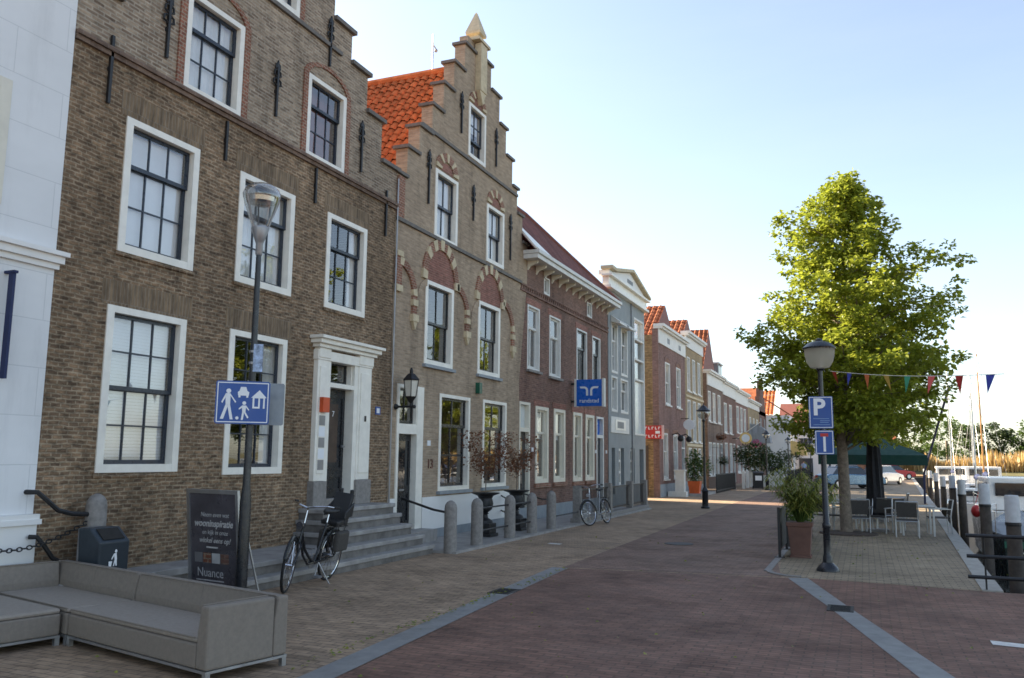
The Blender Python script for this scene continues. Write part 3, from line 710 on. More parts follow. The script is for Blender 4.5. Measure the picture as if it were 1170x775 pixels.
for r in SW + AW:
    c = (r[0] + r[1]) / 2; hw = (r[1] - r[0]) / 2
    striped(c, r[3] + .06, hw * .52, hw * .98, 13, .78 if r in SW else .72, (0, 3, 6, 9, 12), p=.03)
    f = MB(); arch_ring(f, XF - .002, XF + .008, c, r[3] + .04, .001, hw * .52, 0, PI, 10, .75); f.build('arch_infill', M.purplefill, H2)
for (y, zt, zb) in ((16.85, 8.95, 7.75), (19.32, 8.85, 8.0), (21.85, 8.75, 7.5), (18.52, 11.1, 10.1), (20.75, 10.95, 9.95)): anchor(H2, y, zt, zb, 1)
# plinth
m = MB(); m.box(XF, XF + .035, 16.9, 22.66, .24, .965); m.box(XF, XF + .033, 15.44, 15.69, .36, .99); m.build('plinth', M.white_render, H2)
m = MB(); m.box(XF, XF + .06, 16.88, 22.665, 0, .238); m.build('plinth_base', M.bluestone, H2)
# door
m = MB(); m.box(XF - .2, XF + .03, 15.70, 15.79, .30, 3.43); m.box(XF - .2, XF + .03, 16.58, 16.87, .30, 3.43); m.box(XF - .2, XF + .028, 15.79, 16.58, 3.36, 3.43); m.box(XF - .2, XF + .028, 15.79, 16.58, 2.36, 2.56); m.build('door_frame', M.white, H2)
DD = MB().box(XF - .17, XF - .12, 15.79, 16.58, .32, 2.36).build('door', M.black_paint, H2)
m = MB()
for (z0, z1) in ((.45, 1.1), (1.2, 2.25)):
    m.box(XF - .12, XF - .095, 15.87, 15.91, z0, z1); m.box(XF - .12, XF - .095, 16.46, 16.50, z0, z1); m.box(XF - .12, XF - .096, 15.91, 16.46, z0, z0 + .04); m.box(XF - .12, XF - .096, 15.91, 16.46, z1 - .04, z1)
m.build('moulding', M.black_paint, DD); MB().box(XF - .12, XF - .115, 15.91, 16.46, 1.24, 2.21).build('pane', M.darkglass, DD); MB().box(XF - .12, XF - .1, 16.1, 16.3, 1.13, 1.17).build('letter_slot', M.silver, DD)
window(H2, (15.79, 16.58, 2.56, 3.36), cw=.02, cols=2, up=1, lo=1, split=.05, sm=M.black_paint, sw=.05, name='transom_window', deep=.0)
m = MB(); m.box(XF + .003, -8.75, 15.45, 16.86, 0, .30); m.build('door_step', M.step, H2)
text('number', '13', .30, (XF + .012, 17.27, 1.70), FACE_X, M.terracotta, H2, .012)
MB().box(XF, XF + .012, 17.12, 17.27, 2.12, 2.24).build('plaque', M.signwhite, H2)
al = MB().box(XF, XF + .12, 19.68, 19.84, 3.50, 3.78); al.build('alarm_box', M.boatgreen, H2)
# roof, ridge runs away from the street
pantile(H2, (-19, 15.44, 7.15), (9.55, 0, 0), (0, 4.11, 5.25), M.tile, amp=.04, tw=.235, th=.31)
m = MB().poly([(-19, 23.2, 7.6), (-9.45, 23.2, 7.6), (-9.45, 19.55, 12.4), (-19, 19.55, 12.4)]); m.poly([(-19, 15.44, 7), (-19, 23.2, 7), (-19, 19.55, 12.4)]); m.build('roof_back', M.tiledark, H2, recalc=False)
m = MB().tube([(-19, 19.55, 12.44), (-9.5, 19.55, 12.44)], .11, 8); m.build('ridge_tiles', M.tile, H2)
m = MB().tube([(-10.6, 19.5, 12.4), (-10.6, 19.5, 13.55)], .022, 6); m.tube([(-10.6, 19.5, 13.25), (-10.6, 19.66, 13.22)], .016, 6); m.ball((-10.6, 19.68, 13.16), .055, 8, 5); m.build('weather_pole', M.silver, H2)
# downpipe on the party line
m = MB().tube([(XF + .05, 15.42, .36), (XF + .05, 15.42, 7.9)], .018, 6); m.build('downpipe', M.silver, H2)

# ------------------------------------------------------------------ purple-brown brick office house
H3 = house('office_house', 'purple brown brick house with bracketed white eaves and hipped red roof', 22.68, 32.05)
FW3 = [(23.32, 24.36, 4.50, 6.48), (25.26, 26.34, 4.46, 6.46), (28.07, 29.28, 4.45, 6.44), (29.96, 30.98, 4.45, 6.42)]
GW3 = [(24.05, 25.19, 1.10, 3.44), (25.71, 26.82, 1.09, 3.45), (27.68, 28.67, 1.07, 3.44), (29.08, 30.13, 1.07, 3.43)]
SM3 = [(24.74, 25.26, 7.06, 7.62), (29.31, 29.90, 7.05, 7.60)]
D3 = [(22.74, 23.60, .05, 3.50), (30.46, 31.40, .05, 3.42)]
w = MB(); rect_wall(w, XF - .015, .3, 22.69, 32.05, 0, 8.0, FW3 + GW3 + SM3 + D3); sidewalls(w, 22.70, 32.05, -13.0, 8.0); w.build('wall', M.h3, H3)
for i, r in enumerate(FW3): window(H3, r, cw=.07, cols=2, up=1, lo=1, split=.66, fm=M.offwhite, sm=M.offwhite if i < 2 else M.black_paint, sill=M.greystone, sw=.07, bar=.07, proud=0, toppanel=1)
for r in GW3: window(H3, r, cw=.13, cols=1, up=1, lo=1, split=.66, fm=M.cream, sm=M.cream, sw=.06, proud=.01, blind='roller', toppanel=1)
for r in SM3: window(H3, r, cw=.05, cols=1, up=1, lo=1, split=.1, fm=M.offwhite, sm=M.offwhite, sw=.04, proud=0)
for r in GW3 + FW3: MB().box(XF - .03, XF + .0, r[0] - .12, r[1] + .12, r[3] + .004, r[3] + .2).build('window_lintel', M.purplefill, H3)
for r in GW3: MB().box(XF - .03, XF + .06, r[0] - .08, r[1] + .08, r[2] - .13, r[2] - .004).build('window_sill', M.redbrick, H3)
m = MB(); m.box(XF - .02, XF + .03, 22.7, 32.04, 6.80, 6.87)
k = 22.75
while k < 31.98: m.box(XF - .02, XF + .028, k, k + .09, 6.87, 6.97); k += .19
m.box(XF - .02, XF + .04, 22.7, 32.04, 6.972, 7.03); m.build('brick_frieze', M.h3, H3)
m = MB(); m.box(XF - .02, XF + .03, 22.7, 32.04, 0, .42); m.build('plinth', M.bluestone, H3)
m = MB(); m.box(XF - .3, XF + .46, 22.95, 32.3, 7.80, 7.94); m.box(XF - .28, XF + .52, 22.92, 32.34, 7.942, 8.06); m.build('cornice', M.offwhite, H3, bevel=.012)
for k in range(13):
    y = 23.3 + k * .72
    m = MB(); m.prism([(XF - .016, y, 7.798), (XF + .32, y, 7.798), (XF + .30, y, 7.73), (XF + .06, y, 7.64), (XF - .016, y, 7.54)], (0, .085, 0)); m.build('bracket', M.cream, H3)
for i, r in enumerate(D3):
    m = MB(); m.box(XF - .2, XF, r[0], r[0] + .08, r[2], r[3]); m.box(XF - .2, XF, r[1] - .10, r[1], r[2], r[3]); m.box(XF - .2, XF - .002, r[0] + .08, r[1] - .1, r[3] - .08, r[3]); m.box(XF - .2, XF - .002, r[0] + .08, r[1] - .1, 2.62, 2.74); m.build('door_frame', M.cream if i == 0 else M.offwhite, H3)
    dd = MB().box(XF - .17, XF - .12, r[0] + .08, r[1] - .1, r[2], 2.62).build('door', M.black_paint if i == 0 else M.blue_black, H3)
    MB().box(XF - .12, XF - .113, r[0] + .2, r[1] - .22, .9, 2.4).build('pane', M.darkglass, dd)
    o = MB().box(XF - .15, XF - .14, r[0] + .08, r[1] - .1, 2.74, r[3] - .08).build('transom_window', M.paleglass if i == 0 else M.brandblue, H3)
    if i == 1:
        m = MB(); arch_ring(m, XF - .139, XF - .135, (r[0] + r[1]) / 2 + .1, 3.02, .12, .19, PI * .5, PI * 1.2, 8); m.build('emblem', M.signwhite, o)
for y in (23.78, 30.30, 31.72): MB().box(XF - .015, XF + .02, y - .05, y + .05, 2.05, 2.17).build('name_plate', M.signwhite, H3)
MB().box(-13, XF - .32, 22.99, 31.76, 7.86, 7.99).build('sun_stop_slab', M.dark_in, H3)  # added unseen slab, keeps sun from passing through the house
# hipped roof
e0, e1 = (-8.80, 22.75, 8.07), (-8.80, 32.3, 8.07); r0, r1 = (-11.0, 22.75, 10.62), (-11.0, 27.5, 10.62)
m = MB().poly([e0, e1, r1, r0]); m.poly([e1, (-13.2, 32.3, 8.07), r1]); m.poly([(-13.2, 32.3, 8.07), (-13.2, 22.75, 8.07), r0, r1]); m.build('roof', brick('small_red_tile', (.20, .062, .042), (.15, .048, .035), (.06, .022, .018), .17, .14, .012, kind='wall', var=.3), H3, recalc=False)
m = MB().tube([e1, r1, r0], .09, 8); m.build('hip_tiles', M.tiledark, H3)
m = MB().prism([(-8.86, 22.96, 8.10), (-8.86, 24.35, 8.10), (-9.75, 23.05, 9.16), (-9.80, 22.96, 9.22)], (.05, 0, .05)); m.build('flashing', M.white, H3)
m = MB(); m.box(-11.6, -10.9, 30.6, 31.6, 8.2, 9.5); m.build('chimney', M.h3, H3)

# the lightbox sign
SG = thing('projecting_sign', 'square bright blue lightbox sign with white emblem projecting from the brick front', 'sign', (-8.6, 27.4, 3.6))
MB().box(-9.0, -8.09, 27.42, 27.58, 3.62, 4.53).build('panel', M.brandblue, SG, bevel=.01)
m = MB(); m.box(-8.092, -8.02, 27.40, 27.62, 3.60, 4.56); m.box(-9.07, -8.998, 27.40, 27.62, 3.60, 4.56); m.build('frame', M.offwhite, SG)
m = MB(); m.box(XF, -9.07, 27.46, 27.54, 4.35, 4.42); m.box(XF, -9.07, 27.46, 27.54, 3.75, 3.82); m.build('bracket', M.iron, SG)
em = MB()
for s_ in (-1, 1):
    cx = -8.545; x0 = cx + s_ * .035
    P = [(x0, 3.98), (x0, 4.16)] + [(x0 + s_ * (.13 - .13 * math.cos(t)), 4.16 + .13 * math.sin(t)) for t in (R(30), R(60), R(90))] + [(x0 + s_ * .30, 4.29)]
    Q = [(x0 + s_ * .075, 3.98), (x0 + s_ * .075, 4.15)] + [(x0 + s_ * (.15 - .075 * math.cos(t)), 4.15 + .075 * math.sin(t)) for t in (R(30), R(60), R(90))] + [(x0 + s_ * .27, 4.225)]
    for i in range(len(P) - 1): em.prism([(P[i][0], 27.412, P[i][1]), (P[i + 1][0], 27.412, P[i + 1][1]), (Q[i + 1][0], 27.412, Q[i + 1][1]), (Q[i][0], 27.412, Q[i][1])], (0, .006, 0))
em.build('emblem', M.signwhite, SG)
text('lettering', 'randstad', .20, (-8.545, 27.414, 3.80), FACE_Y, M.signwhite, SG, .003)
# ------------------------------------------------------------------ grey pedimented building
H4 = house('pediment_house', 'grey rendered building with white triangular pediment and tall pale window strip', 32.06, 38.10)
W4 = [(32.46, 33.42, 5.28, 7.32), (33.92, 34.98, 5.28, 7.32), (32.42, 33.32, 3.72, 5.16), (33.82, 35.02, 3.72, 5.16)]
TALL = (36.08, 37.90, 2.88, 8.10)
OP = [(32.45, 32.95, .45, 2.28), (33.50, 34.34, .80, 2.28), (35.35, 36.08, .80, 2.30), (36.95, 37.72, .05, 2.27)]
w = MB(); rect_wall(w, XF + .01, .3, 32.06, 38.10, 0, 8.62, W4[:2] + [(a, b, c, d) for a, b, c, d in W4[2:]] + [TALL] + OP); sidewalls(w, 32.07, 38.09, -14.5, 7.2); w.build('wall', M.grey_render, H4)
m = MB().box(-14.5, XF - .3, 32.07, 38.09, 7.21, 7.4); m.build('roof', M.lead, H4)
for i, r in enumerate(W4): window(H4, r, X=XF + .01, cw=.10, cols=2, up=1, lo=1 if i > 1 else 2, split=.66, fm=M.offwhite, sm=M.offwhite, sw=.06, bar=.04, proud=.02, glassm=M.glass)
for r in W4[:2]: MB().prism([(XF + .02, r[0] - .05, 7.32), (XF + .02, r[0] - .05, 7.6), (XF + .40, r[0] - .05, 7.32), (XF + .40, r[0] - .05, 7.24)], (0, r[1] - r[0] + .1, 0)).build('awning', M.offwhite, H4)
m = MB(); m.box(XF - .2, XF + .04, TALL[0], TALL[0] + .1, 2.88, 8.1); m.box(XF - .2, XF + .04, TALL[1] - .1, TALL[1], 2.88, 8.1)
for z in (2.88, 5.3, 6.2, 7.1, 8.02): m.box(XF - .2, XF + .03, TALL[0] + .1, TALL[1] - .1, z, z + .08)
T4 = m.build('stair_window', M.offwhite, H4)
MB().box(XF - .13, XF - .1, TALL[0] + .1, TALL[1] - .1, 2.96, 5.3).build('pane', M.paleglass, T4)
m = MB()
for z in (5.38, 6.28, 7.18): m.box(XF - .13, XF - .1, TALL[0] + .1, TALL[1] - .1, z, z + .82)
m.build('pane', M.glass, T4)
for i, r in enumerate(OP):
    o = MB().box(XF - .26, XF - .23, r[0], r[1], r[2], r[3]).build('door' if i in (0, 3) else 'shop_window', M.iron if i in (0, 3) else M.dark_in, H4)  # windows: dark sheets with the unlit room's shade put into the colour
    if i in (1, 2):
        m = MB(); ym = r[0] + .40
        m.box(XF - .2, XF - .02, r[0], r[0] + .06, r[2], r[3]); m.box(XF - .2, XF - .02, ym - .06, ym, r[2], r[3])
        for k in range(4): m.box(XF - .2, XF - .022, r[0] + .06, ym - .06, r[2] + k * .455, r[2] + k * .455 + (.1 if k < 3 else .1))
        m.build('frame', M.offwhite, o)
m = MB(); m.box(XF + .01, XF + .05, 32.28, 35.05, 2.88, 3.52); P4 = m.build('panel', M.offwhite, H4)
m = MB(); m.box(XF + .05, XF + .07, 32.85, 34.45, 3.0, 3.42); m.build('border', M.white, P4); MB().box(XF + .07, XF + .075, 33.15, 34.1, 3.08, 3.34).build('inset', M.lead, P4)
m = MB(); m.box(XF - .15, XF + .22, 31.72, 38.22, 8.62, 8.72); m.box(XF - .15, XF + .12, 31.80, 38.15, 8.722, 9.08); m.box(XF - .15, XF + .28, 31.66, 38.26, 9.082, 9.16)
m.build('cornice', M.white, H4)
m = MB(); m.prism([(XF + .14, 31.82, 9.162), (XF + .14, 38.1, 9.162), (XF + .14, 38.0, 9.22), (XF + .14, 35.1, 9.86), (XF + .14, 32.4, 9.35), (XF + .14, 31.82, 9.35)], (-.45, 0, 0)); m.build('pediment', M.white_render, H4)
m = MB()
m.prism([(XF + .32, 31.66, 9.36), (XF + .32, 32.35, 9.36), (XF + .32, 35.1, 9.88), (XF + .32, 38.26, 9.20), (XF + .32, 38.26, 9.31), (XF + .32, 35.1, 10.01), (XF + .32, 32.3, 9.49), (XF + .32, 31.66, 9.49)], (-.50, 0, 0)); m.build('pediment_moulding', M.sand, H4)
MB().box(XF + .14, XF + .155, 34.6, 35.5, 9.36, 9.52).build('date_stone', M.lead, H4)
MB().box(XF + .012, XF + .06, 35.6, 35.72, 0, 8.6).build('downpipe', M.lead, H4)

# ------------------------------------------------------------------ generic row house
def rowhouse(name, label, Y0, Y1, zt, wm, up, gr, X=None, corn=None, roofm=None, ridge='par', depth=8, rh=2.6, doors=(), cw=.10, cfz=.5, up2=(), base=None, sidem=None, cols=2, lint=None, pl=.35):
    X = XF if X is None else X
    h = thing(name, label, 'house', (X, (Y0 + Y1) / 2, 0))
    w = MB(); holes = list(up) + list(gr) + list(up2) + list(doors)
    rect_wall(w, X, .3, Y0 + .01, Y1 - .01, 0, zt, holes); sidewalls(w, Y0 + .01, Y1 - .01, X - depth, zt, X=X) if sidem is None else w.box(X - depth, X - .302, Y1 - .29, Y1 - .01, 0, zt).box(X - depth - .25, X - depth - .002, Y0 + .02, Y1 - .01, 0, zt)
    w.build('wall', wm, h)
    if sidem is not None:
        s = MB(); s.box(X - depth, X - .302, Y0 + .01, Y0 + .29, 0, zt - .3); s.build('side_wall', sidem, h)
    for r in list(up) + list(up2): window(h, r, X=X, cw=cw, cols=cols, up=1, lo=1, split=.52, fm=M.offwhite, sm=M.offwhite, sw=.05, bar=.035, sill=M.offwhite, proud=.0)
    for r in gr: window(h, r, X=X, cw=cw, cols=cols, up=1, lo=1, split=.6, fm=M.offwhite, sm=M.offwhite, sw=.05, bar=.035, sill=M.offwhite, proud=.0)
    for r in doors:
        m = MB(); m.box(X - .2, X - .01, r[0], r[0] + .09, r[2], r[3]); m.box(X - .2, X - .01, r[1] - .09, r[1], r[2], r[3]); m.box(X - .2, X - .012, r[0] + .09, r[1] - .09, r[3] - .09, r[3]); m.box(X - .2, X - .012, r[0] + .09, r[1] - .09, r[3] - .7, r[3] - .62); m.build('door_frame', M.offwhite, h)
        MB().box(X - .18, X - .13, r[0] + .09, r[1] - .09, r[2], r[3] - .7).build('door', M.blue_black, h); MB().box(X - .15, X - .14, r[0] + .09, r[1] - .09, r[3] - .62, r[3] - .09).build('transom_window', M.darkglass, h)
    if base: MB().box(X, X + .03, Y0 + .02, Y1 - .02, 0, pl).build('plinth', base, h)
    if corn:
        c = MB(); c.box(X - .2, X + .06, Y0 + .02, Y1 - .02, zt - corn, zt + .001); c.box(X - .22, X + .22, Y0 - .03, Y1 + .03, zt + .003, zt + .10); c.box(X - .22, X + .32, Y0 - .06, Y1 + .06, zt + .102, zt + .24); c.build('cornice', M.offwhite, h)
    if lint:
        for r in list(up) + list(gr): MB().box(X - .02, X + .012, r[0] - .1, r[1] + .1, r[3] + .003, r[3] + .22).build('window_lintel', lint, h)
    z0 = zt + .1
    if ridge == 'par':
        pantile(h, (X - .15, Y0, z0), (0, Y1 - Y0, 0), (-depth / 2, 0, rh), roofm or M.tilefar, tw=.3, th=.4, amp=.04, seg=4)
        m = MB().poly([(X - .15, Y0, z0), (X - depth / 2 - .15, Y0, z0 + rh), (X - depth, Y0, z0)]); m.poly([(X - .15, Y1, z0), (X - depth / 2 - .15, Y1, z0 + rh), (X - depth, Y1, z0)]); m.poly([(X - depth / 2 - .15, Y0, z0 + rh), (X - depth / 2 - .15, Y1, z0 + rh), (X - depth, Y1, z0), (X - depth, Y0, z0)]); m.build('gable_end', M.offwhite if False else wm, h, recalc=False)
    elif ridge == 'perp':
        yc = (Y0 + Y1) / 2
        zs = z0 - .75
        pantile(h, (X - depth, Y0 + .01, zs), (depth - .35, 0, 0), (0, yc - Y0, rh), roofm or M.tilefar, tw=.3, th=.4, amp=.045, seg=6)
        m = MB().poly([(X - depth, Y1, zs), (X - .35, Y1, zs), (X - .35, yc, zs + rh), (X - depth, yc, zs + rh)]); m.poly([(X - .36, Y0, zs), (X - .36, Y1, zs), (X - .36, yc, zs + rh)]); m.build('roof_back', M.tiledark, h, recalc=False)
    return h

H5 = rowhouse('mauve_brick_house', 'mauve brick house with tall arched windows, white frieze and golden side wall on the alley', 41.0, 47.8, 8.3, M.h5,
    [(42.55, 43.75, 4.60, 6.80), (45.35, 46.5, 4.60, 6.80)], [(41.9, 43.0, .85, 3.15), (44.35, 45.45, .85, 3.15)], corn=.72, ridge='perp', rh=2.4, depth=3.5, doors=[(46.5, 47.45, .1, 3.1)], base=M.bluestone, sidem=M.goldbrick, lint=M.redbrick, pl=.62)
for (y0, y1) in ((42.55, 43.75), (45.35, 46.5)): m = MB(); arch_ring(m, XF - .01, XF + .02, (y0 + y1) / 2, 6.82, .5, .78, 0, PI, 10, .45); m.build('relieving_arch', M.h5, H5)
for y in (43.2, 46.1): MB().box(XF + .055, XF + .064, y - .3, y + .3, 7.78, 8.05).build('frieze_vent', M.lead, H5)
MB().box(-18, -12.98, 41.2, 47.6, 0, 3.2).build('added_annex', M.goldbrick, H5)  # unseen, made up behind the house and kept low for the alley sun
MB().box(-10.7, -9.75, 40.985, 41.0, .1, 2.5).build('side_door', M.doorwood, H5)
H6 = rowhouse('olive_brick_house', 'tall olive yellow brick house with paired narrow windows and projecting white cornice', 47.8, 53.6, 8.9, M.h6,
    [(48.45, 49.35, 5.75, 7.75), (50.1, 51.0, 5.75, 7.75), (51.8, 52.7, 5.75, 7.75)], [(48.5, 49.5, .9, 2.5), (51.6, 52.5, .9, 2.5)], up2=[(48.4, 49.35, 2.85, 5.25), (50.05, 51.0, 2.85, 5.25), (51.7, 52.65, 2.85, 5.25)], corn=.62, ridge='perp', rh=2.0, depth=6, doors=[(50.0, 51.1, .1, 2.5)], cols=1, base=M.bluestone)
MB().box(XF - .01, XF + .06, 47.85, 53.55, 2.58, 2.72).build('string_course', M.sand, H6)
MB().box(XF - .01, XF + .05, 47.85, 53.55, 5.38, 5.5).build('string_course', M.sand, H6)
H7 = rowhouse('brown_dormer_house', 'brown brick house with white frieze and steep orange roof beside the olive house', 55.0, 61.6, 7.4, M.h7,
    [(55.5, 56.5, 4.3, 6.3), (57.3, 58.4, 4.3, 6.3), (59.4, 60.6, 4.3, 6.3)], [(55.4, 56.6, .8, 2.95), (57.0, 58.1, .8, 2.95), (58.6, 59.6, .8, 2.95)], corn=.75, ridge='perp', rh=4.0, depth=5, doors=[(60.2, 61.2, .1, 2.95)])
H8 = rowhouse('dark_brick_house', 'dark red brown brick house with paired white windows and grey dormer', 61.6, 68.2, 7.3, M.h8,
    [(62.2, 63.6, 3.75, 5.95), (64.8, 66.2, 3.75, 5.95)], [(62.2, 63.6, .8, 3.05), (64.6, 66.0, .8, 3.05)], corn=.8, ridge='par', rh=2.7, doors=[(66.6, 67.6, .1, 3.05)])
H9 = rowhouse('plum_brick_house', 'plum brick house with three tall white windows over a white ground floor', 68.2, 76.0, 7.2, M.h9,
    [(68.7, 70.2, 3.95, 6.1), (71.0, 72.4, 3.95, 6.1), (73.2, 74.6, 3.95, 6.1)], [(68.8, 70.6, .8, 2.95), (71.4, 73.0, .8, 2.95)], corn=.85, ridge='par', rh=2.4, doors=[(73.6, 74.8, .1, 2.95)])
H10 = rowhouse('yellow_grey_house', 'yellowish narrow house with deep grey eaves and dark shutters far down the row', 76.0, 84.5, 6.9, M.h6,
    [(77.0, 78.2, 3.9, 5.6), (79.6, 80.8, 3.9, 5.6), (82.2, 83.4, 3.9, 5.6)], [(77.0, 78.8, .8, 2.8), (80.0, 81.6, .8, 2.8)], corn=.5, ridge='par', rh=2.0, doors=[(82.2, 83.2, .1, 2.8)])
# dormers
for (h, y0, y1, z0, z1, x0, x1, mat) in ((H8, 63.6, 65.6, 7.7, 8.95, -10.9, -9.8, M.lead),):
    d = MB().box(x0, x1, y0, y1, z0, z1).build('dormer', mat, h)
    MB().box(x0 - .1, x1 + .12, y0 - .12, y1 + .12, z1 + .003, z1 + .1).build('dormer_roof', M.offwhite, d); MB().box(x1, x1 + .03, y0 + .2, y1 - .2, z0 + .25, z1 - .15).build('pane', M.darkglass, d)
H11 = house('dark_gable_house', 'dark brick house with a tall stepped side gable at the end of the row', 84.5, 91)
w = MB(); w.box(-16, XF, 84.5, 91, 0, 6.6)
for (y0, y1, z) in ((84.5, 91, 7.1), (85.3, 90.2, 8.0), (86.3, 89.2, 8.9), (87.2, 88.3, 9.7)): w.box(XF - .4, XF, y0, y1, z - .9, z)
w.build('wall', M.h8, H11); m = MB().prism([(XF - .4, 84.6, 6.6), (XF - .4, 87.7, 9.0), (XF - .4, 90.9, 6.6)], (-6.3, 0, 0)); m.build('roof', M.tilefar, H11)
for y in (85.2, 88.6):
    for z in (1, 4.1): MB().box(XF - .05, XF + .02, y, y + 1.4, z, z + 1.8).build('window', M.darkglass, H11)
# houses closing the street
H12 = thing('white_corner_house', 'narrow white corner house under a grey dome awning at the street bend', 'house', (-8, 92, 0))
w = MB(); rect_wall(w, -6.9, .3, 91.2, 97, 0, 6.4, [(92.2, 93.3, 3.4, 5.4), (94.6, 95.7, 3.4, 5.4), (92.2, 93.6, .7, 2.5)]); w.box(-14, -6.9 - .302, 91.2, 91.5, 0, 6.4); w.build('wall', M.white_render, H12)
m = MB().prism([(-6.9, 91.1, 6.42), (-6.9, 97, 6.42), (-9.5, 97, 8.2), (-9.5, 91.1, 8.2)], (0, 0, .15)); m.build('roof', M.tilefar, H12)
for r in ((92.2, 93.3, 3.4, 5.4), (94.6, 95.7, 3.4, 5.4), (92.2, 93.6, .7, 2.5)): window(H12, r, X=-6.9, cw=.1, cols=2)
H13 = thing('white_end_house', 'white two storey house facing down the street at its far end', 'house', (-5, 104, 0))
w = MB(); w.box(-9, -2.6, 104, 111, 0, 6.0); w.build('wall', M.white_render, H13)
m = MB(); m.prism([(-9.1, 103.8, 6.002), (-9.1, 111, 6.002), (-9.1, 107.5, 8.6)], (6.6, 0, 0)); m.build('roof', M.tiledark, H13)
for k, (x0, x1, z0, z1) in enumerate(((-6.9, -5.4, 2.75, 4.35), (-4.4, -3.2, 2.75, 4.35))):
    o = MB().box(x0, x1, 103.9, 103.997, z0, z1).build('window', M.darkglass, H13)
    m = MB()
    for t in range(4): m.box(x0 + (x1 - x0) * t / 3 - .04, x0 + (x1 - x0) * t / 3 + .04, 103.86, 103.899, z0, z1)
    m.build('frame', M.lead, o)
MB().box(-6.95, -5.45, 103.9, 103.998, 0, 2.05).build('door', M.blue_black, H13)
H14 = thing('orange_brick_house', 'low orange brick house beyond the white end house behind the tree', 'house', (1, 108, 0))
w = MB(); w.box(-2.4, 3.6, 108.5, 116, 0, 4.2); w.build('wall', M.cobred, H14); m = MB().prism([(-2.5, 108.3, 4.202), (-2.5, 116, 4.202), (-2.5, 112, 6.6)], (6.2, 0, 0)); m.build('roof', M.tilefar, H14)
for x in (-1.8, .2, 2.0): MB().box(x, x + 1.0, 108.4, 108.497, 1, 2.6).build('window', M.darkglass, H14)
H15 = thing('red_roof_house', 'house with a bright orange hipped roof rising behind the white corner house', 'house', (-12, 100, 0))
w = MB(); w.box(-17, -9.3, 98, 106, 0, 6.8); w.build('wall', M.cobred, H15)
pantile(H15, (-17.2, 97.8, 6.8), (8.1, 0, 0), (0, 4, 3.0), M.tile, tw=.4, th=.5, amp=.05, seg=4)

# red illuminated-style board on the alley corner
RS = thing('red_board_sign', 'small red sign with rows of white letters at the alley corner of the mauve house', 'sign', (-9.6, 40.6, 2.85))
MB().box(-10.05, -9.0, 40.62, 40.72, 2.82, 3.46).build('panel', M.signred, RS)
MB().box(-8.998, -8.90, 40.60, 40.74, 2.80, 3.48).build('frame', plain('pale_pink_frame', (.62, .42, .40)), RS)
MB().box(-9.9, -8.95, 40.75, 40.97, 3.40, 3.44).build('bracket', M.iron, RS)
m = MB()
for z in (2.88, 3.27):
    for k in range(6):
        x = -9.98 + k * .165; m.box(x, x + .035, 40.611, 40.62, z, z + .13); m.box(x + .035, x + .10, 40.611, 40.62, z + (.10 if k % 2 else 0), z + (.13 if k % 2 else .03))
m.box(-9.3, -9.08, 40.611, 40.62, 3.07, 3.20); m.build('lettering', M.signwhite, RS)

WS = thing('wall_sign', 'white scalloped hanging sign on the mauve brick front between storeys', 'sign', (-8.9, 46.3, 3.6))
m = MB(); m.lathe([(.01, -.03), (.32, -.03), (.32, .03), (.01, .03)], (0, 0, 0), 14)
m.v = [(XF + .45 + p[0], 46.4 + p[2], 3.72 + p[1] * .9) for p in m.v]; m.build('panel', M.signwhite, WS); MB().box(XF, XF + .45, 46.37, 46.43, 4.03, 4.07).build('bracket', M.iron, WS)
for i, y in enumerate((44.0, 46.25)):
    m = MB(); m.tube([(XF, y, 3.1), (XF + .3, y, 3.2), (XF + .45, y, 3.05)], .03, 6); m.ball((XF + .45, y, 2.92), .17, 10, 7)
    tag(m.build('wall_lamp', M.iron), ('round black wall lamp between the two ground windows of the mauve house', 'round black wall lamp beside the door of the mauve house')[i], 'lamp', 'black wall lamps on the mauve house')
# ------------------------------------------------------------------ wall lantern on the arched house
LT = thing('wall_lantern', 'old black lantern on a wall bracket over the black door of the arched house', 'lantern', (XF, 15.75, 3.0))
m = MB(); m.tube([(XF + .003, 15.62, 2.93), (XF + .5, 15.70, 2.93)], .03, 8); m.ball((XF + .02, 15.62, 2.93), .08, 8, 6); m.ball((XF + .52, 15.70, 2.93), .05, 8, 6); m.build('bracket', M.iron, LT, smooth=True)
lx, ly = XF + .42, 15.69
m = MB(); m.lathe([(.03, 2.90), (.035, 3.02), (.15, 3.18), (.16, 3.20)], (lx, ly, 0), 6); m.lathe([(.23, 3.62), (.24, 3.65), (.10, 3.80), (.05, 3.82), (.05, 3.90), (.02, 3.97)], (lx, ly, 0), 6)
for k in range(6):
    a = k * PI / 3; m.tube([(lx + .155 * math.cos(a), ly + .155 * math.sin(a), 3.2), (lx + .215 * math.cos(a), ly + .215 * math.sin(a), 3.62)], .012, 4)
m.build('frame', M.iron, LT); MB().lathe([(.145, 3.2), (.205, 3.62)], (lx, ly, 0), 6).build('glass', M.frosted, LT)
LT.scale = (.82, .82, .80); LT.location.z = 2.98

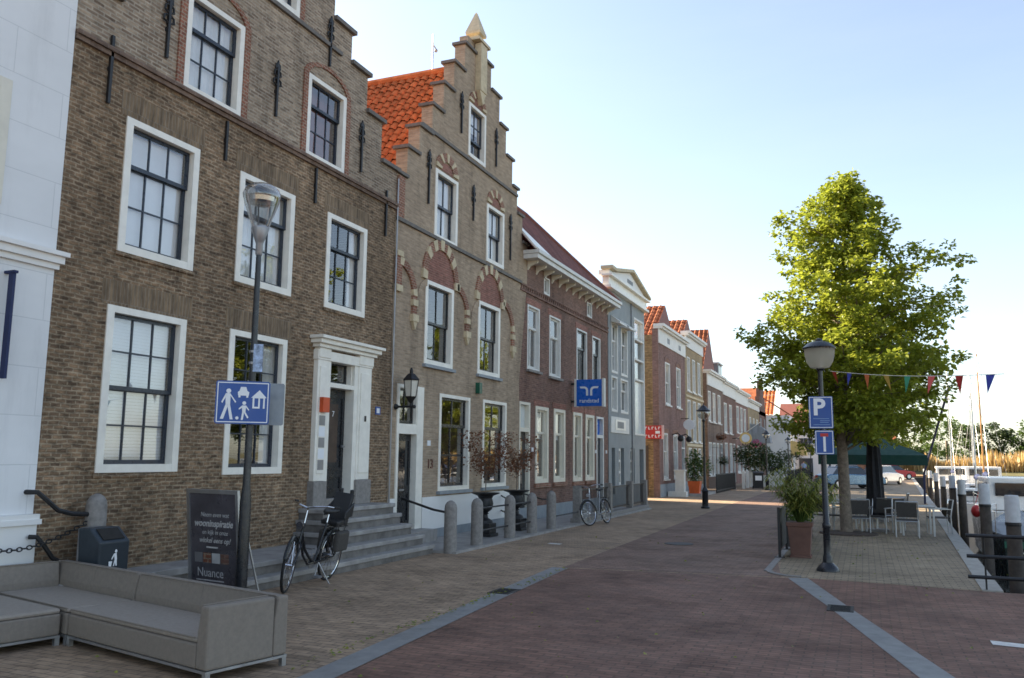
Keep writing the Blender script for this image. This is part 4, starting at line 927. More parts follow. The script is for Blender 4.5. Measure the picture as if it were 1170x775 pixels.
# ------------------------------------------------------------------ bollards, rails, iron fence, stone edging
st = MB(); st.box(XF + .07, -7.42, 15.1, 31.6, 0, .05); struct('stone_strip_path', st, M.step)
def bollard(name, label, x, y, h=1.02, r=.125):
    m = MB(); m.lathe([(r * 1.06, 0), (r * 1.03, .1), (r, h - .16), (r * .92, h - .09), (r * .62, h - .03), (r * .2, h)], (0, 0, 0), 14); o = m.build(name, M.greystone, smooth=True, origin=(0, 0, 0)); o.location = (x, y, .0)
    return tag(o, label, 'bollard', 'round topped stone bollards along the house fronts')
BY = (15.2, 16.4, 18.2, 19.6, 21.0)
BL = ('round topped stone bollard at the right end of the stone steps', 'round topped stone bollard just left of the nearer black urn', 'round topped stone bollard in front of the farther black urn', 'first stone bollard past the farther urn, by the brown house door', 'last round stone bollard before the iron railing begins')
b0 = None
for y, l in zip(BY, BL):
    if b0 is None: b0 = bollard('stone_bollard', l, -7.6, y)
    else:
        b = b0.copy(); COL.objects.link(b); b.location = (-7.58, y, 0); b['label'] = l
b = b0.copy(); COL.objects.link(b); b.location = (-8.93, 7.93, .36); b['label'] = 'round topped stone bollard behind the dark litter bin by the wall'
def rail(label, pts, r=.02, n=6):
    m = MB()
    for p in pts: m.tube(p, r, n)
    return tag(m.build('iron_rail', M.iron), label, 'rail', 'black iron rails between the bollards')
rail('black iron rail from the black door across to the bollard at the step end', [[(XF + .03, 16.0, .98), (-8.2, 15.6, .80), (-7.7, 15.24, .78)]], .025)
rail('two black iron rails between the two bollards by the urns', [[(-7.58, 16.52, .80), (-7.58, 18.08, .80)], [(-7.58, 16.52, .33), (-7.58, 18.08, .33)]])
rail('two black iron rails between the urn bollard and the brown door bollard', [[(-7.58, 18.32, .80), (-7.58, 19.48, .80)], [(-7.58, 18.32, .33), (-7.58, 19.48, .33)]])
rail('black iron rails leading back to the brown house door', [[(-7.6, 19.7, .80), (-8.3, 20.6, .62), (XF, 21.4, .85)], [(-7.6, 19.7, .35), (-8.3, 20.6, .3), (XF, 21.4, .45)], [(-7.58, 21.1, .80), (-8.2, 22.0, .74), (XF, 22.6, .9)]])
rail('low black iron rail between the last bollard and the square fence post', [[(-7.58, 21.1, .35), (-7.6, 23.3, .35)]], .018)
FE = thing('iron_fence', 'black iron railing with square stone posts in front of the brown and grey houses', 'fence', (-7.65, 27.4, 0))
MB().box(-7.80, -7.50, 23.2, 31.6, 0, .17).build('base', M.greystone, FE, bevel=.015)
PY = (23.4, 26.6, 29.3, 31.4)
for y in PY:
    m = MB(); m.box(-7.76, -7.54, y - .11, y + .11, .172, 1.06); m.prism([(-7.76, y - .11, 1.061), (-7.54, y - .11, 1.061), (-7.54, y + .11, 1.061), (-7.76, y + .11, 1.061)], (0, 0, .02)); m.build('post', M.greystone, FE, bevel=.012)
for a, b in zip(PY[:-1], PY[1:]):
    m = MB(); m.box(-7.67, -7.63, a + .112, b - .112, .93, .965); m.box(-7.67, -7.63, a + .112, b - .112, .26, .29); n = int((b - a - .22) / .125)
    for k in range(1, n): y = a + .11 + (b - a - .22) * k / n; m.box(-7.658, -7.642, y - .008, y + .008, .291, .929)
    m.build('rail', M.iron, FE)
# snake-shaped iron rails and chain by the white building
m = MB(); m.tube([(XF + .02, 7.12, 1.42), (-9.02, 7.16, 1.42), (-8.99, 7.30, 1.30), (-8.98, 7.42, 1.20), (-8.96, 7.6, 1.15), (-8.93, 7.84, 1.13)], .03, 8)
tag(m.build('iron_rail', M.iron, smooth=True), 'curved black iron handrail from the white corner to the bollard', 'rail', 'curved iron rails by the white building')
m = MB(); m.tube([(XF + .1, 7.16, .90), (-9.02, 7.2, .90), (-9.0, 7.30, .78), (-8.98, 7.40, .64), (-8.96, 7.55, .56), (-8.93, 7.84, .54)], .028, 8)
tag(m.build('iron_rail', M.iron, smooth=True), 'lower curved black iron rail below the handrail at the white corner', 'rail', 'curved iron rails by the white building')
ch = MB(); n = 30
for k in range(n):
    t = k / (n - 1); y = 6.05 + t * 1.80; z = .93 + .12 * t - .20 * math.sin(PI * t); x = -8.93
    mbv = []
    for j in range(10):
        a = 2 * PI * j / 10; dy, dz = .038 * math.cos(a), .022 * math.sin(a)
        mbv.append((x + (dz if k % 2 else 0), y + dy, z + (0 if k % 2 else dz)))
    ch.tube(mbv, .008, 5, closed=True)
tag(ch.build('chain', M.iron, recalc=False), 'black link chain hanging in front of the white building', 'chain')

# ------------------------------------------------------------------ litter bin
BN = thing('litter_bin', 'dark slate litter bin with white litter man symbol on a grey post', 'litter bin', (-8.49, 7.68, 0))
def bp(x, y, z): return (x, y, z)
m = MB(); x0, x1, y0, y1 = -8.66, -8.32, 7.46, 7.90
m.prism([(x0, y0 + .03, .32), (x1 - .02, y0 + .03, .32), (x1 + .02, y0, .84), (x1 - .16, y0, 1.0), (x0, y0, 1.0)], (0, y1 - y0, 0)); m.build('body', M.navybin, BN, bevel=.015)
MB().prism([(x1 - .005, y0 + .07, .868), (x1 - .005, y1 - .06, .868), (x1 - .138, y1 - .06, .987), (x1 - .138, y0 + .07, .987)], (.006, 0, .006)).build('opening_shade', M.dark_in, BN)  # dark sheet on the solid body, the hole's shade is its colour
m = MB(); m.box(x0 - .08, x0 - .003, y0 + .05, y1 - .05, 0, 1.0); m.build('post', M.silver, BN, bevel=.03)
m = MB(); X = x1 + .004; cyb = (y0 + y1) / 2 + .02
def onface(y, z): return (x1 - .02 + .04 * (z - .32) / .52 + .004, y, z)
def fig(pts): m.prism([onface(cyb + a * .72, .58 + b * .85) for a, b in pts], (.004, 0, 0))
fig([(-.02, .17), (.0, .20), (.025, .19), (.03, .165), (.01, .15)]); fig([(-.03, .145), (.02, .15), (.045, .06), (.0, .05)]); fig([(.0, .05), (.04, .06), (.055, -.03), (.035, -.03)]); fig([(-.005, .05), (.02, .05), (.0, -.03), (-.02, -.03)]); fig([(-.03, .14), (-.015, .12), (-.06, .06), (-.07, .075)]); fig([(-.12, .04), (-.05, .04), (-.06, -.03), (-.11, -.03)])
m.build('symbol', M.signwhite, BN)

# ------------------------------------------------------------------ sandwich board
bl, br = Vector((-8.42, 9.10, 0)), Vector((-7.43, 8.95, 0)); ax = (br - bl).normalized(); nr = Vector((ax.y, -ax.x, 0))
SB = thing('poster_board', 'charcoal pavement poster board in a silver frame standing in front of the brown house', 'poster board', (bl + br) / 2, math.atan2(ax.y, ax.x))
wd = (br - bl).length
T = Matrix.Translation((0, 0, 0)) @ Matrix.Rotation(R(6), 4, 'X')       # local: x along, -y to the viewer
m = MB(); hh = wd / 2
m.box(-hh, -hh + .05, -.02, .02, .03, 1.43, T); m.box(hh - .05, hh, -.02, .02, .03, 1.43, T); m.box(-hh + .05, hh - .05, -.018, .018, 1.38, 1.43, T); m.box(-hh + .05, hh - .05, -.018, .018, .10, .15, T); m.build('frame', M.alu, SB, world=False)
MB().box(-hh + .05, hh - .05, -.004, .006, .15, 1.38, T).build('poster', M.poster, SB, world=False)
m = MB()
for x in (-hh + .03, hh - .03): m.tube([(x, -.13, 1.4), (x, .32, .02)], .015, 6)
m.tube([(-hh + .03, .3, .06), (hh - .03, .3, .06)], .012, 6); m.build('rear_leg', M.alu, SB, world=False)
TR = T @ Matrix(((1, 0, 0, 0), (0, 0, -1, 0), (0, 1, 0, 0), (0, 0, 0, 1)))
for (s, size, x, z, sh, bo) in (('Neem even wat', .085, .03, 1.10, .25, 0), ('wooninspiratie', .125, 0, .985, .3, .003), ('en kijk in onze', .085, .03, .87, .1, 0), ('winkel eens op!', .095, .02, .765, .3, .001), ('Nuance', .165, -.08, .34, 0, 0)):
    text('lettering', s, size, (T @ Vector((x, -.006, z))), T.to_3x3().to_4x4() @ FACE_Y, M.postertext, SB, .001, shear=sh, bold=bo, world=False)
m = MB(); m.box(-.14, .08, -.0065, -.0045, .665, .685, T); m.box(-.36, .18, -.0065, -.0045, .235, .25, T); m.box(-.36, .30, -.0065, -.0045, .18, .183, T); m.build('lettering', M.postertext, SB, world=False)
for k, mt in enumerate((M.silver, M.redbrick, M.postertext, M.h8)): MB().box(-.38 + k * .17, -.38 + k * .17 + .155, -.0065, -.0045, .47, .60, T).build('picture', mt, SB, world=False)

# ------------------------------------------------------------------ modern street lamp and home-zone sign
LP = thing('street_lamp', 'tall black street lamp with a clear cone glass head by the poster board', 'street lamp', (-7.29, 8.75, 0))
lx, ly = -7.29, 8.75
m = MB(); m.lathe([(.075, 0), (.072, 1.3), (.05, 1.5), (.046, 2.8), (.035, 4.52)], (lx, ly, 0), 14); m.build('pole', M.black_paint, LP, smooth=True)
m = MB(); m.lathe([(.036, 4.50), (.046, 4.52), (.046, 4.66), (.055, 4.68), (.118, 4.86), (.112, 4.885), (.04, 4.89)], (lx, ly, 0), 20); m.build('collar', M.silver, LP, smooth=True)
m = MB(); m.lathe([(.108, 4.89), (.17, 5.06), (.225, 5.22), (.24, 5.29)], (lx, ly, 0), 24, cap=False); m.build('glass', M.lampglass, LP, smooth=True)
m = MB(); m.lathe([(.242, 5.285), (.248, 5.33), (.22, 5.40), (.15, 5.46), (.05, 5.485), (.01, 5.487)], (lx, ly, 0), 24); m.build('cap', M.lampglass, LP, smooth=True)
m = MB(); m.lathe([(.20, 5.28), (.19, 5.22), (.12, 5.19), (.02, 5.18)], (lx, ly, 0), 20); m.build('reflector', M.chrome, LP, smooth=True)
m = MB()
for k in range(3):
    a = R(20 + 120 * k); m.tube([(lx + .11 * math.cos(a), ly + .11 * math.sin(a), 4.87), (lx + .245 * math.cos(a), ly + .245 * math.sin(a), 5.3)], .011, 6)
m.build('strut', M.silver, LP)
cd = Vector((7.29, -8.75, 0)).normalized(); sx = Vector((-cd.y, cd.x, 0))     # sign faces the viewer side of the street
sx = Vector((8.75, 7.29, 0)).normalized()
WZ = thing('home_zone_sign', 'blue home zone sign with white walking figures, car and house on the tall lamp', 'sign', (lx + cd.x * .12, ly + cd.y * .12, 2.27), math.atan2(sx.y, sx.x))
cx0 = -.10
def rr(m, x0, x1, z0, z1, y0, y1, r=.03):
    P = []
    for (cx, cz, a) in ((x1 - r, z1 - r, 0), (x0 + r, z1 - r, 90), (x0 + r, z0 + r, 180), (x1 - r, z0 + r, 270)):
        for k in range(5): t = R(a + k * 22.5); P.append((cx + r * math.cos(t), y0, cz + r * math.sin(t)))
    m.prism(P, (0, y1 - y0, 0))
m = MB(); rr(m, cx0 - .33, cx0 + .33, 0, .545, -.03, .03); m.build('panel', M.signblue, WZ, world=False)
m = MB()
for (x0, x1, z0, z1) in ((-.31, .31, .018, .030), (-.31, .31, .515, .527), (-.312, -.30, .03, .515), (.30, .312, .03, .515)): m.box(cx0 + x0, cx0 + x1, -.034, -.0305, z0, z1)
m.build('border', M.signwhite, WZ, world=False)
m = MB()
def pg(*pts): m.prism([(cx0 + a, -.0305, b) for a, b in pts], (0, -.004, 0))
def disc(x, z, r): pg(*[(x + r * math.cos(R(k * 30)), z + r * math.sin(R(k * 30))) for k in range(12)])
disc(-.175, .415, .03); pg((-.21, .385), (-.15, .385), (-.15, .24), (-.205, .24)); pg((-.205, .245), (-.17, .245), (-.225, .06), (-.265, .06)); pg((-.185, .245), (-.15, .24), (-.11, .055), (-.145, .055)); pg((-.21, .38), (-.195, .36), (-.245, .26), (-.258, .275)); pg((-.155, .385), (-.15, .355), (-.09, .265), (-.078, .278))
disc(.02, .265, .024); pg((-.005, .235), (.045, .235), (.04, .145), (0, .145)); pg((0, .15), (.025, .15), (.012, .05), (-.012, .05)); pg((.018, .15), (.042, .15), (.08, .085), (.065, .07)); pg((-.003, .235), (.005, .21), (-.04, .18), (-.045, .195)); pg((.045, .235), (.04, .215), (.075, .17), (.085, .18))
disc(-.06, .075, .02)
pg((-.06, .36), (.07, .36), (.075, .405), (.05, .42), (.035, .47), (-.03, .47), (-.045, .42), (-.065, .405)); pg((-.055, .335), (-.03, .335), (-.03, .36), (-.055, .36)); pg((.04, .335), (.065, .335), (.065, .36), (.04, .36))
pg((.10, .335), (.20, .435), (.29, .335), (.27, .335), (.27, .20), (.25, .20), (.25, .33), (.135, .33), (.135, .335)); pg((.12, .20), (.21, .20), (.21, .222), (.12, .222)); pg((.12, .222), (.142, .222), (.142, .335), (.12, .335)); pg((.19, .222), (.21, .222), (.21, .335), (.19, .335))
m.build('pictogram', M.signwhite, WZ, world=False)
m = MB()
for z in (.12, .42): m.box(-.06, .06, .03, .20, z, z + .03)
m.build('bracket', M.silver, WZ, world=False)
m = MB(); wz2 = Matrix.Rotation(R(-28), 4, 'Z')
BK = thing('sign_back', 'plain grey back of a second sign bolted behind the blue home zone sign', 'sign', (lx - cd.x * .10 , ly - cd.y * .10, 2.27), math.atan2(sx.y, sx.x))
m = MB(); rr(m, -.02, .42, 0, .55, .02, .05); m.build('panel', M.signgrey, BK, world=False); m = MB(); m.box(-.08, .1, -.06, .018, .12, .15); m.box(-.08, .1, -.06, .018, .42, .45); m.build('bracket', M.silver, BK, world=False)
SK = thing('parking_plate', 'narrow worn sticker plate strapped to the tall lamp pole above the blue sign', 'plate', (lx + cd.x * .055, ly + cd.y * .055, 2.95), math.atan2(sx.y, sx.x))
m = MB(); m.box(.0, .12, -.012, .0, 0, .36); m.build('panel', plain('worn_blue_white_sticker', (.30, .38, .52), .5, var=.9, scale=14), SK, world=False); m = MB(); m.lathe([(.056, .1), (.056, .13)], (-.0, .055, 0), 12); m.lathe([(.056, .25), (.056, .28)], (-.0, .055, 0), 12); m.build('strap', M.silver, SK, world=False)

# ------------------------------------------------------------------ lounge sofas (corner set)
ang = R(-13.5); F = Vector((-5.12, 5.76, 0))
a_ = Vector((math.cos(ang), math.sin(ang), 0)); b_ = Vector((-a_.y, a_.x, 0))
def sofa(name, label, oa, ob, la, lb, backs):
    """oa, ob: front-left corner along a,b from F; la, lb size; backs: which sides carry a back ('b' far, 'l' left, 'r' right)"""
    o = thing(name, label, 'sofa', tuple(F + a_ * oa + b_ * ob), ang, 'grey lounge sofa set on the pavement')
    zt = .62; t = .15
    m = MB(); x0 = t if 'l' in backs else 0; x1 = la - (t if 'r' in backs else 0); y1 = lb - (t if 'b' in backs else 0)
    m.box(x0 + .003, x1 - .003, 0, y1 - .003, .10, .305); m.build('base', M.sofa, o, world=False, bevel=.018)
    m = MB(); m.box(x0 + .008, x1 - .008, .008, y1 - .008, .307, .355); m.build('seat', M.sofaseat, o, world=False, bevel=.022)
    if 'b' in backs: m = MB(); m.prism([(0, y1, .10), (0, lb, .10), (0, lb, zt), (0, lb - t + .04, zt), (0, y1, .42)], (la, 0, 0)); m.build('backrest', M.sofa, o, world=False, bevel=.02)
    if 'l' in backs: m = MB(); m.prism([(0, 0, .10), (t, 0, .10), (t, 0, .42), (t - .04, 0, zt), (0, 0, zt)], (0, (lb - t if 'b' in backs else lb) - .003, 0)); m.build('backrest' if 'b' in backs or name != 'x' else 'armrest', M.sofa, o, world=False, bevel=.02)
    if 'r' in backs: m = MB(); m.prism([(la, 0, .10), (la - t, 0, .10), (la - t, 0, .40), (la - t + .04, 0, zt), (la, 0, zt)], (0, (lb - t if 'b' in backs else lb) - .003, 0)); m.build('armrest', M.sofa, o, world=False, bevel=.02)
    m = MB()
    if 'b' in backs: m.tube([(.03, lb - t + .03, zt + .002), (la - .03, lb - t + .03, zt + .002)], .006, 5); m.tube([(la / 2, lb - t + .038, zt), (la / 2, y1 - .002, .40)], .005, 5)
    if 'r' in backs: m.tube([(la - t + .035, .02, zt + .002), (la - t + .035, y1, zt + .002)], .006, 5); m.tube([(la - .02, .004, .12), (la - .02, .004, zt - .02)], .005, 5)
    if 'l' in backs: m.tube([(t - .035, .02, zt + .002), (t - .035, y1, zt + .002)], .006, 5)
    m.tube([(x0 + .03, .006, .352), (x1 - .03, .006, .352)], .007, 5); m.tube([((x0 + x1) / 2, .004, .30), ((x0 + x1) / 2, .004, .11)], .004, 5)
    m.build('piping', M.sofa, o, world=False, smooth=True)
    m = MB(); m.box(0, la, 0, .03, .075, .098); m.box(0, la, lb - .03, lb, .075, .098); m.box(0, .03, .03, lb - .03, .075, .098); m.box(la - .03, la, .03, lb - .03, .075, .098); m.build('frame', M.alu, o, world=False)
    for (x, y) in ((0.0, 0), (la - .05, 0), (0, lb - .05), (la - .05, lb - .05)):
        MB().box(x + .002, x + .048, y + .002, y + .048, 0, .074).build('leg', M.alu, o, world=False)
    return o
sofa('lounge_sofa', 'taupe outdoor sofa section with an armrest at its right end nearest the road', -2.30, 0, 2.30, .84, 'br')
sofa('lounge_sofa', 'taupe corner sofa section with backs on two sides below the litter bin', -4.05, 0, 1.73, .84, 'bl')
sofa('lounge_sofa', 'taupe sofa section cut by the left edge of the photo, coming towards the viewer', -4.05, -1.75, 1.68, 1.72, 'l')

# ------------------------------------------------------------------ bicycles
def wheel(o, x, r, turn=0, name='wheel'):
    T = Matrix.Translation((x, 0, r)) @ Matrix.Rotation(turn, 4, 'Z')
    m = MB(); P = [T @ Vector((r * .955 * math.cos(2 * PI * k / 28), 0, r * .955 * math.sin(2 * PI * k / 28))) for k in range(28)]; m.tube(P, .019, 7, closed=True); W_ = m.build(name, M.rubber, o, world=False, smooth=True)
    m = MB(); P = [T @ Vector((r * .89 * math.cos(2 * PI * k / 28), 0, r * .89 * math.sin(2 * PI * k / 28))) for k in range(28)]; m.tube(P, .012, 6, closed=True); m.build('rim', M.chrome, W_, world=False, smooth=True)
    m = MB()
    for k in range(20):
        a = 2 * PI * k / 20; m.tube([T @ Vector((.02 * math.cos(a + 1.2), (-1) ** k * .025, .02 * math.sin(a + 1.2))), T @ Vector((r * .88 * math.cos(a), 0, r * .88 * math.sin(a)))], .0025, 3, cap=False)
    m.tube([T @ Vector((0, -.05, 0)), T @ Vector((0, .05, 0))], .022, 8); m.build('spokes', M.chrome, W_, world=False)
    m = MB(); P = [T @ Vector((r * 1.06 * math.cos(a), 0, r * 1.06 * math.sin(a))) for a in [R(20 + k * 12) for k in range(14)]]; m.tube(P, .022, 6); m.build('mudguard', M.black_paint, W_, world=False, smooth=True)
def bicycle(name, label, loc, rz, lean, frame, extras, turn=R(-14), sc=1.0):
    o = thing(name, label, 'bicycle', loc, 0, 'parked bicycles'); o.rotation_euler = (lean, 0, rz)
    r = .345; wb = 1.16; o.scale = (sc, sc, sc)
    wheel(o, 0, r); wheel(o, wb, r, turn)
    bbk = (.47, 0, .30); st_ = (.27, 0, .82); hd = (.93, 0, .86); hb = (.985, 0, .62)
    m = MB(); m.tube([st_, bbk], .017, 8); m.tube([hd, hb], .02, 8)
    m.tube([(.955, 0, .74), (.80, 0, .50), (.62, 0, .37), bbk], .019, 8); m.tube([(.965, 0, .68), (.83, 0, .43), (.66, 0, .30), bbk], .017, 8)
    for s in (-1, 1): m.tube([bbk, (.0, s * .055, r)], .011, 6); m.tube([(.30, 0, .74), (.0, s * .055, r)], .009, 6)
    m.build('frame', frame, o, world=False, smooth=True)
    m = MB()
    for s in (-1, 1): m.tube([hb, (1.02, s * .05, .58), (wb, s * .055, r)], .012, 6)
    m.build('fork', frame, o, world=False, smooth=True)
    m = MB(); m.tube([hd, (.90, 0, 1.03), (.93, 0, 1.06)], .013, 8)
    m.tube([(.93, 0, 1.06), (.95, .10, 1.09), (.86, .25, 1.11), (.70, .30, 1.09)], .012, 8); m.tube([(.93, 0, 1.06), (.95, -.10, 1.09), (.86, -.25, 1.11), (.70, -.30, 1.09)], .012, 8)
    hbar = m.build('handlebar', M.chrome, o, world=False, smooth=True)
    m = MB()
    for s in (-1, 1): m.tube([(.74, s * .29, 1.095), (.62, s * .31, 1.085)], .019, 8)
    m.build('grip', M.rubber, hbar, world=False)
    m = MB(); m.tube([st_, (.25, 0, .93)], .014, 8); m.build('seat_post', M.chrome, o, world=False)
    m = MB(); m.prism([(.12, -.10, .96), (.12, .10, .96), (.24, .085, .95), (.40, .025, .955), (.40, -.025, .955), (.24, -.085, .95)], (0, 0, .05)); m.build('saddle', M.blackplastic, o, world=False, bevel=.02)
    m = MB(); m.prism([(-.06, -.05, r + .05), (.5, -.05, .38), (.5, -.05, .25), (-.06, -.05, r - .07)], (0, .012, 0)); m.build('chain_guard', M.black_paint, o, world=False)
    m = MB(); m.lathe([(.09, -.004), (.09, .004)], (0, 0, 0), 16); m.v = [(bbk[0] + p[0], -.035 + p[2], bbk[2] + p[1]) for p in m.v]
    for s in (-1, 1): m.tube([(bbk[0], s * .06, bbk[2]), (bbk[0] + s * .06, s * .07, bbk[2] - s * .16)], .01, 6); m.box(bbk[0] + s * .06 - .045, bbk[0] + s * .06 + .045, min(s * .07, s * .16), max(s * .07, s * .16), bbk[2] - s * .16 - .012, bbk[2] - s * .16 + .012)
    m.build('crank', M.silver, o, world=False)
    m = MB()
    for s in (-1, 1):
        m.tube([(-.30, s * .06, .74), (.28, s * .06, .76)], .007, 5); m.tube([(-.22, s * .06, .74), (0, s * .06, r)], .006, 5); m.tube([(.0, s * .06, .75), (0, s * .06, r)], .006, 5)
    for k in range(4): m.tube([(-.28 + k * .14, -.06, .745), (-.28 + k * .14, .06, .745)], .006, 5)
    m.build('luggage_rack', M.iron, o, world=False)
    m = MB(); m.tube([(.40, .03, .30), (.30, .20, .015)], .01, 6); m.build('kickstand', M.silver, o, world=False)
    m = MB(); m.lathe([(.02, -.06), (.045, .0), (.05, .03)], (0, 0, 0), 12); m.v = [(1.03 + p[2], p[0], .84 + p[1]) for p in m.v]; m.build('headlight', M.chrome, o, world=False)
    if extras:
        m = MB(); m.prism([(-.05, -.13, .78), (.20, -.13, .78), (.22, -.13, .84), (.0, -.13, .86)], (0, .26, 0)); m.prism([(-.10, -.14, .78), (.0, -.14, .80), (-.14, -.14, 1.22), (-.20, -.14, 1.20)], (0, .28, 0))
        m.prism([(-.16, -.17, .9), (.08, -.17, .88), (.06, -.17, .98), (-.18, -.17, 1.10)], (0, .03, 0)); m.prism([(-.16, .14, .9), (.08, .14, .88), (.06, .14, .98), (-.18, .14, 1.10)], (0, .03, 0))
        for y in (-.1, .07): m.box(-.215, -.15, y, y + .05, 1.2, 1.27)
        m.build('child_seat', M.blackplastic, o, world=False, bevel=.015)
        for s in (-1, 1): m = MB(); m.box(-.20, .16, min(s * .075, s * .16), max(s * .075, s * .16), .42, .70); m.build('pannier_bag', M.textilene, o, world=False, bevel=.03)
    return o
v = Vector((-7.80, 10.17, 0)) - Vector((-7.92, 11.42, 0))
bicycle('bicycle', 'black city bicycle with chrome handlebar and child seat parked before the steps', (-7.66, 11.12, .0), math.atan2(v.y, v.x) + R(3), R(-8), M.black_paint, True, R(16), 1.09)
bicycle('bicycle', 'dark bicycle with silver frame leaning at the iron railing', (-6.98, 24.15, .0), R(-98), R(9), M.silver, False)

# ------------------------------------------------------------------ cast iron urns with small maples
def leaves(mb, c, n, rad, size, rn=rnd, shell=.0, droop=.0):
    c = Vector(c)
    for _ in range(n):
        while True:
            p = Vector((rn.uniform(-1, 1), rn.uniform(-1, 1), rn.uniform(-1, 1)))
            if p.length <= 1 and p.length >= shell: break
        q = c + Vector((p.x * rad[0], p.y * rad[1], p.z * rad[2]))
        d = Vector((p.x + rn.gauss(0, .8), p.y + rn.gauss(0, .8), p.z * .3 + rn.gauss(0, .5) - droop)); mb.leaf(q, size * rn.uniform(.7, 1.25), d, rn=rn)
UL = (('nearer black cast iron urn on a pedestal before the white plinth', 'nearer red brown maple growing in the black urn'), ('farther black cast iron urn by the brown house door', 'farther red brown maple growing in the black urn'))
ur = None
for i, (x, y) in enumerate(((-8.25, 18.3), (-8.22, 20.15))):
    if ur is None:
        ur = thing('garden_urn', UL[0][0], 'urn', (x, y, .05), 0, 'black cast iron urns')
        m = MB(); m.box(-.24, .24, -.24, .24, 0, .07); m.box(-.20, .20, -.20, .20, .071, .30); m.build('pedestal', M.iron, ur, world=False, bevel=.01)
        m = MB(); m.lathe([(.19, .30), (.17, .36), (.07, .42), (.06, .50), (.09, .52), (.06, .54), (.16, .62), (.19, .75), (.16, .87), (.19, .93), (.33, .98), (.34, 1.0), (.26, 1.0), (.1, .97)], (0, 0, 0), 18); m.build('bowl', M.iron, ur, world=False, smooth=True)
    else: dup(ur, (x, y, .05), 0, UL[1][0])
    t = thing('potted_maple', UL[i][1], 'small tree', (x, y, 1.0), 0, 'small maples in the urns')
    m = MB(); m.tube([(0, 0, .02), (.01, 0, .4), (0, .01, .75)], [.012, .011, .008], 6)
    mb = MB()
    for k in range(15):
        a = k * 2.4; e = Vector((.42 * math.cos(a), .42 * math.sin(a), 1.0 + .38 * math.sin(k * 1.7))); s0 = Vector((0, 0, .42 + .05 * (k % 7))); m.tube([s0, (s0 + e) / 2 + Vector((0, 0, .08)), e], [.007, .005, .003], 4); leaves(mb, e, 46, (.20, .20, .15), .065); leaves(mb, (s0 + e) / 2, 30, (.2, .2, .17), .06)
    m.build('trunk', M.bark, t, world=False); mb.build('crown', M.leafred, t, world=False, recalc=False)
# ------------------------------------------------------------------ classic lamp posts down the street
def classic_lamp(label, x, y, s=1.0, src=None):
    if src is not None: return dup(src, (x, y, 0), .4 * y, label, scale=(s, s, s))
    o = thing('lamp_post', label, 'lamp post', (x, y, 0), 0, 'globe lamp posts along the street')
    m = MB(); m.lathe([(.17, 0), (.17, .06), (.12, .10), (.115, .62), (.14, .66), (.09, .74), (.055, .80), (.05, 1.6), (.042, 3.30), (.07, 3.33), (.07, 3.37), (.04, 3.40)], (0, 0, 0), 14); m.build('pole', M.black_paint, o, world=False, smooth=True)
    m = MB(); m.lathe([(.06, 3.40), (.17, 3.46), (.24, 3.56), (.26, 3.66), (.24, 3.72)], (0, 0, 0), 18, cap=False); m.build('globe', M.lampglass, o, world=False, smooth=True)
    m = MB(); m.lathe([(.27, 3.72), (.28, 3.75), (.15, 3.84), (.10, 3.92), (.04, 3.95), (.01, 4.0)], (0, 0, 0), 18); m.build('cap', M.black_paint, o, world=False, smooth=True)
    m = MB(); m.lathe([(.03, 3.40), (.04, 3.6), (.02, 3.66)], (0, 0, 0), 8); m.build('bulb', M.frosted, o, world=False)
    return o
L0 = classic_lamp('black lamp post with clear globe beside the orange potted plant', -5.70, 33.2, 1.0)
classic_lamp('black globe lamp post beside the far black wheelie bin', -5.61, 55.1, .93, L0)
classic_lamp('black globe lamp post before the yellow awning at the far end', -5.66, 72.5, .93, L0)
classic_lamp('farthest globe lamp post, in front of the white end house', -4.9, 90, .95, L0)
# lamp with the parking signs
PP = thing('street_lamp', 'black lamp post with bowl shaped lantern carrying the blue parking sign', 'street lamp', (-.65, 15.81, 0))
m = MB(); m.lathe([(.19, 0), (.19, .035), (.15, .09), (.085, .15), (.075, .24), (.062, .28), (.058, .72), (.07, .74), (.07, .80), (.052, .83), (.046, 2.0), (.040, 3.46), (.075, 3.50)], (0, 0, 0), 16); m.build('pole', M.black_paint, PP, world=False, smooth=True)
m = MB(); m.lathe([(.08, 3.50), (.16, 3.52), (.225, 3.62), (.25, 3.74), (.26, 3.86)], (0, 0, 0), 24, cap=False); m.build('bowl', M.milky, PP, world=False, smooth=True)
m = MB(); m.lathe([(.28, 3.85), (.285, 3.875), (.20, 3.95), (.12, 3.985), (.07, 3.99), (.06, 4.03), (.02, 4.05)], (0, 0, 0), 24); m.build('cap', M.black_paint, PP, world=False, smooth=True)
m = MB(); m.lathe([(.05, 3.5), (.05, 3.68), (.035, 3.7)], (0, 0, 0), 12); m.build('bulb', M.frosted, PP, world=False)
zrot = R(4)
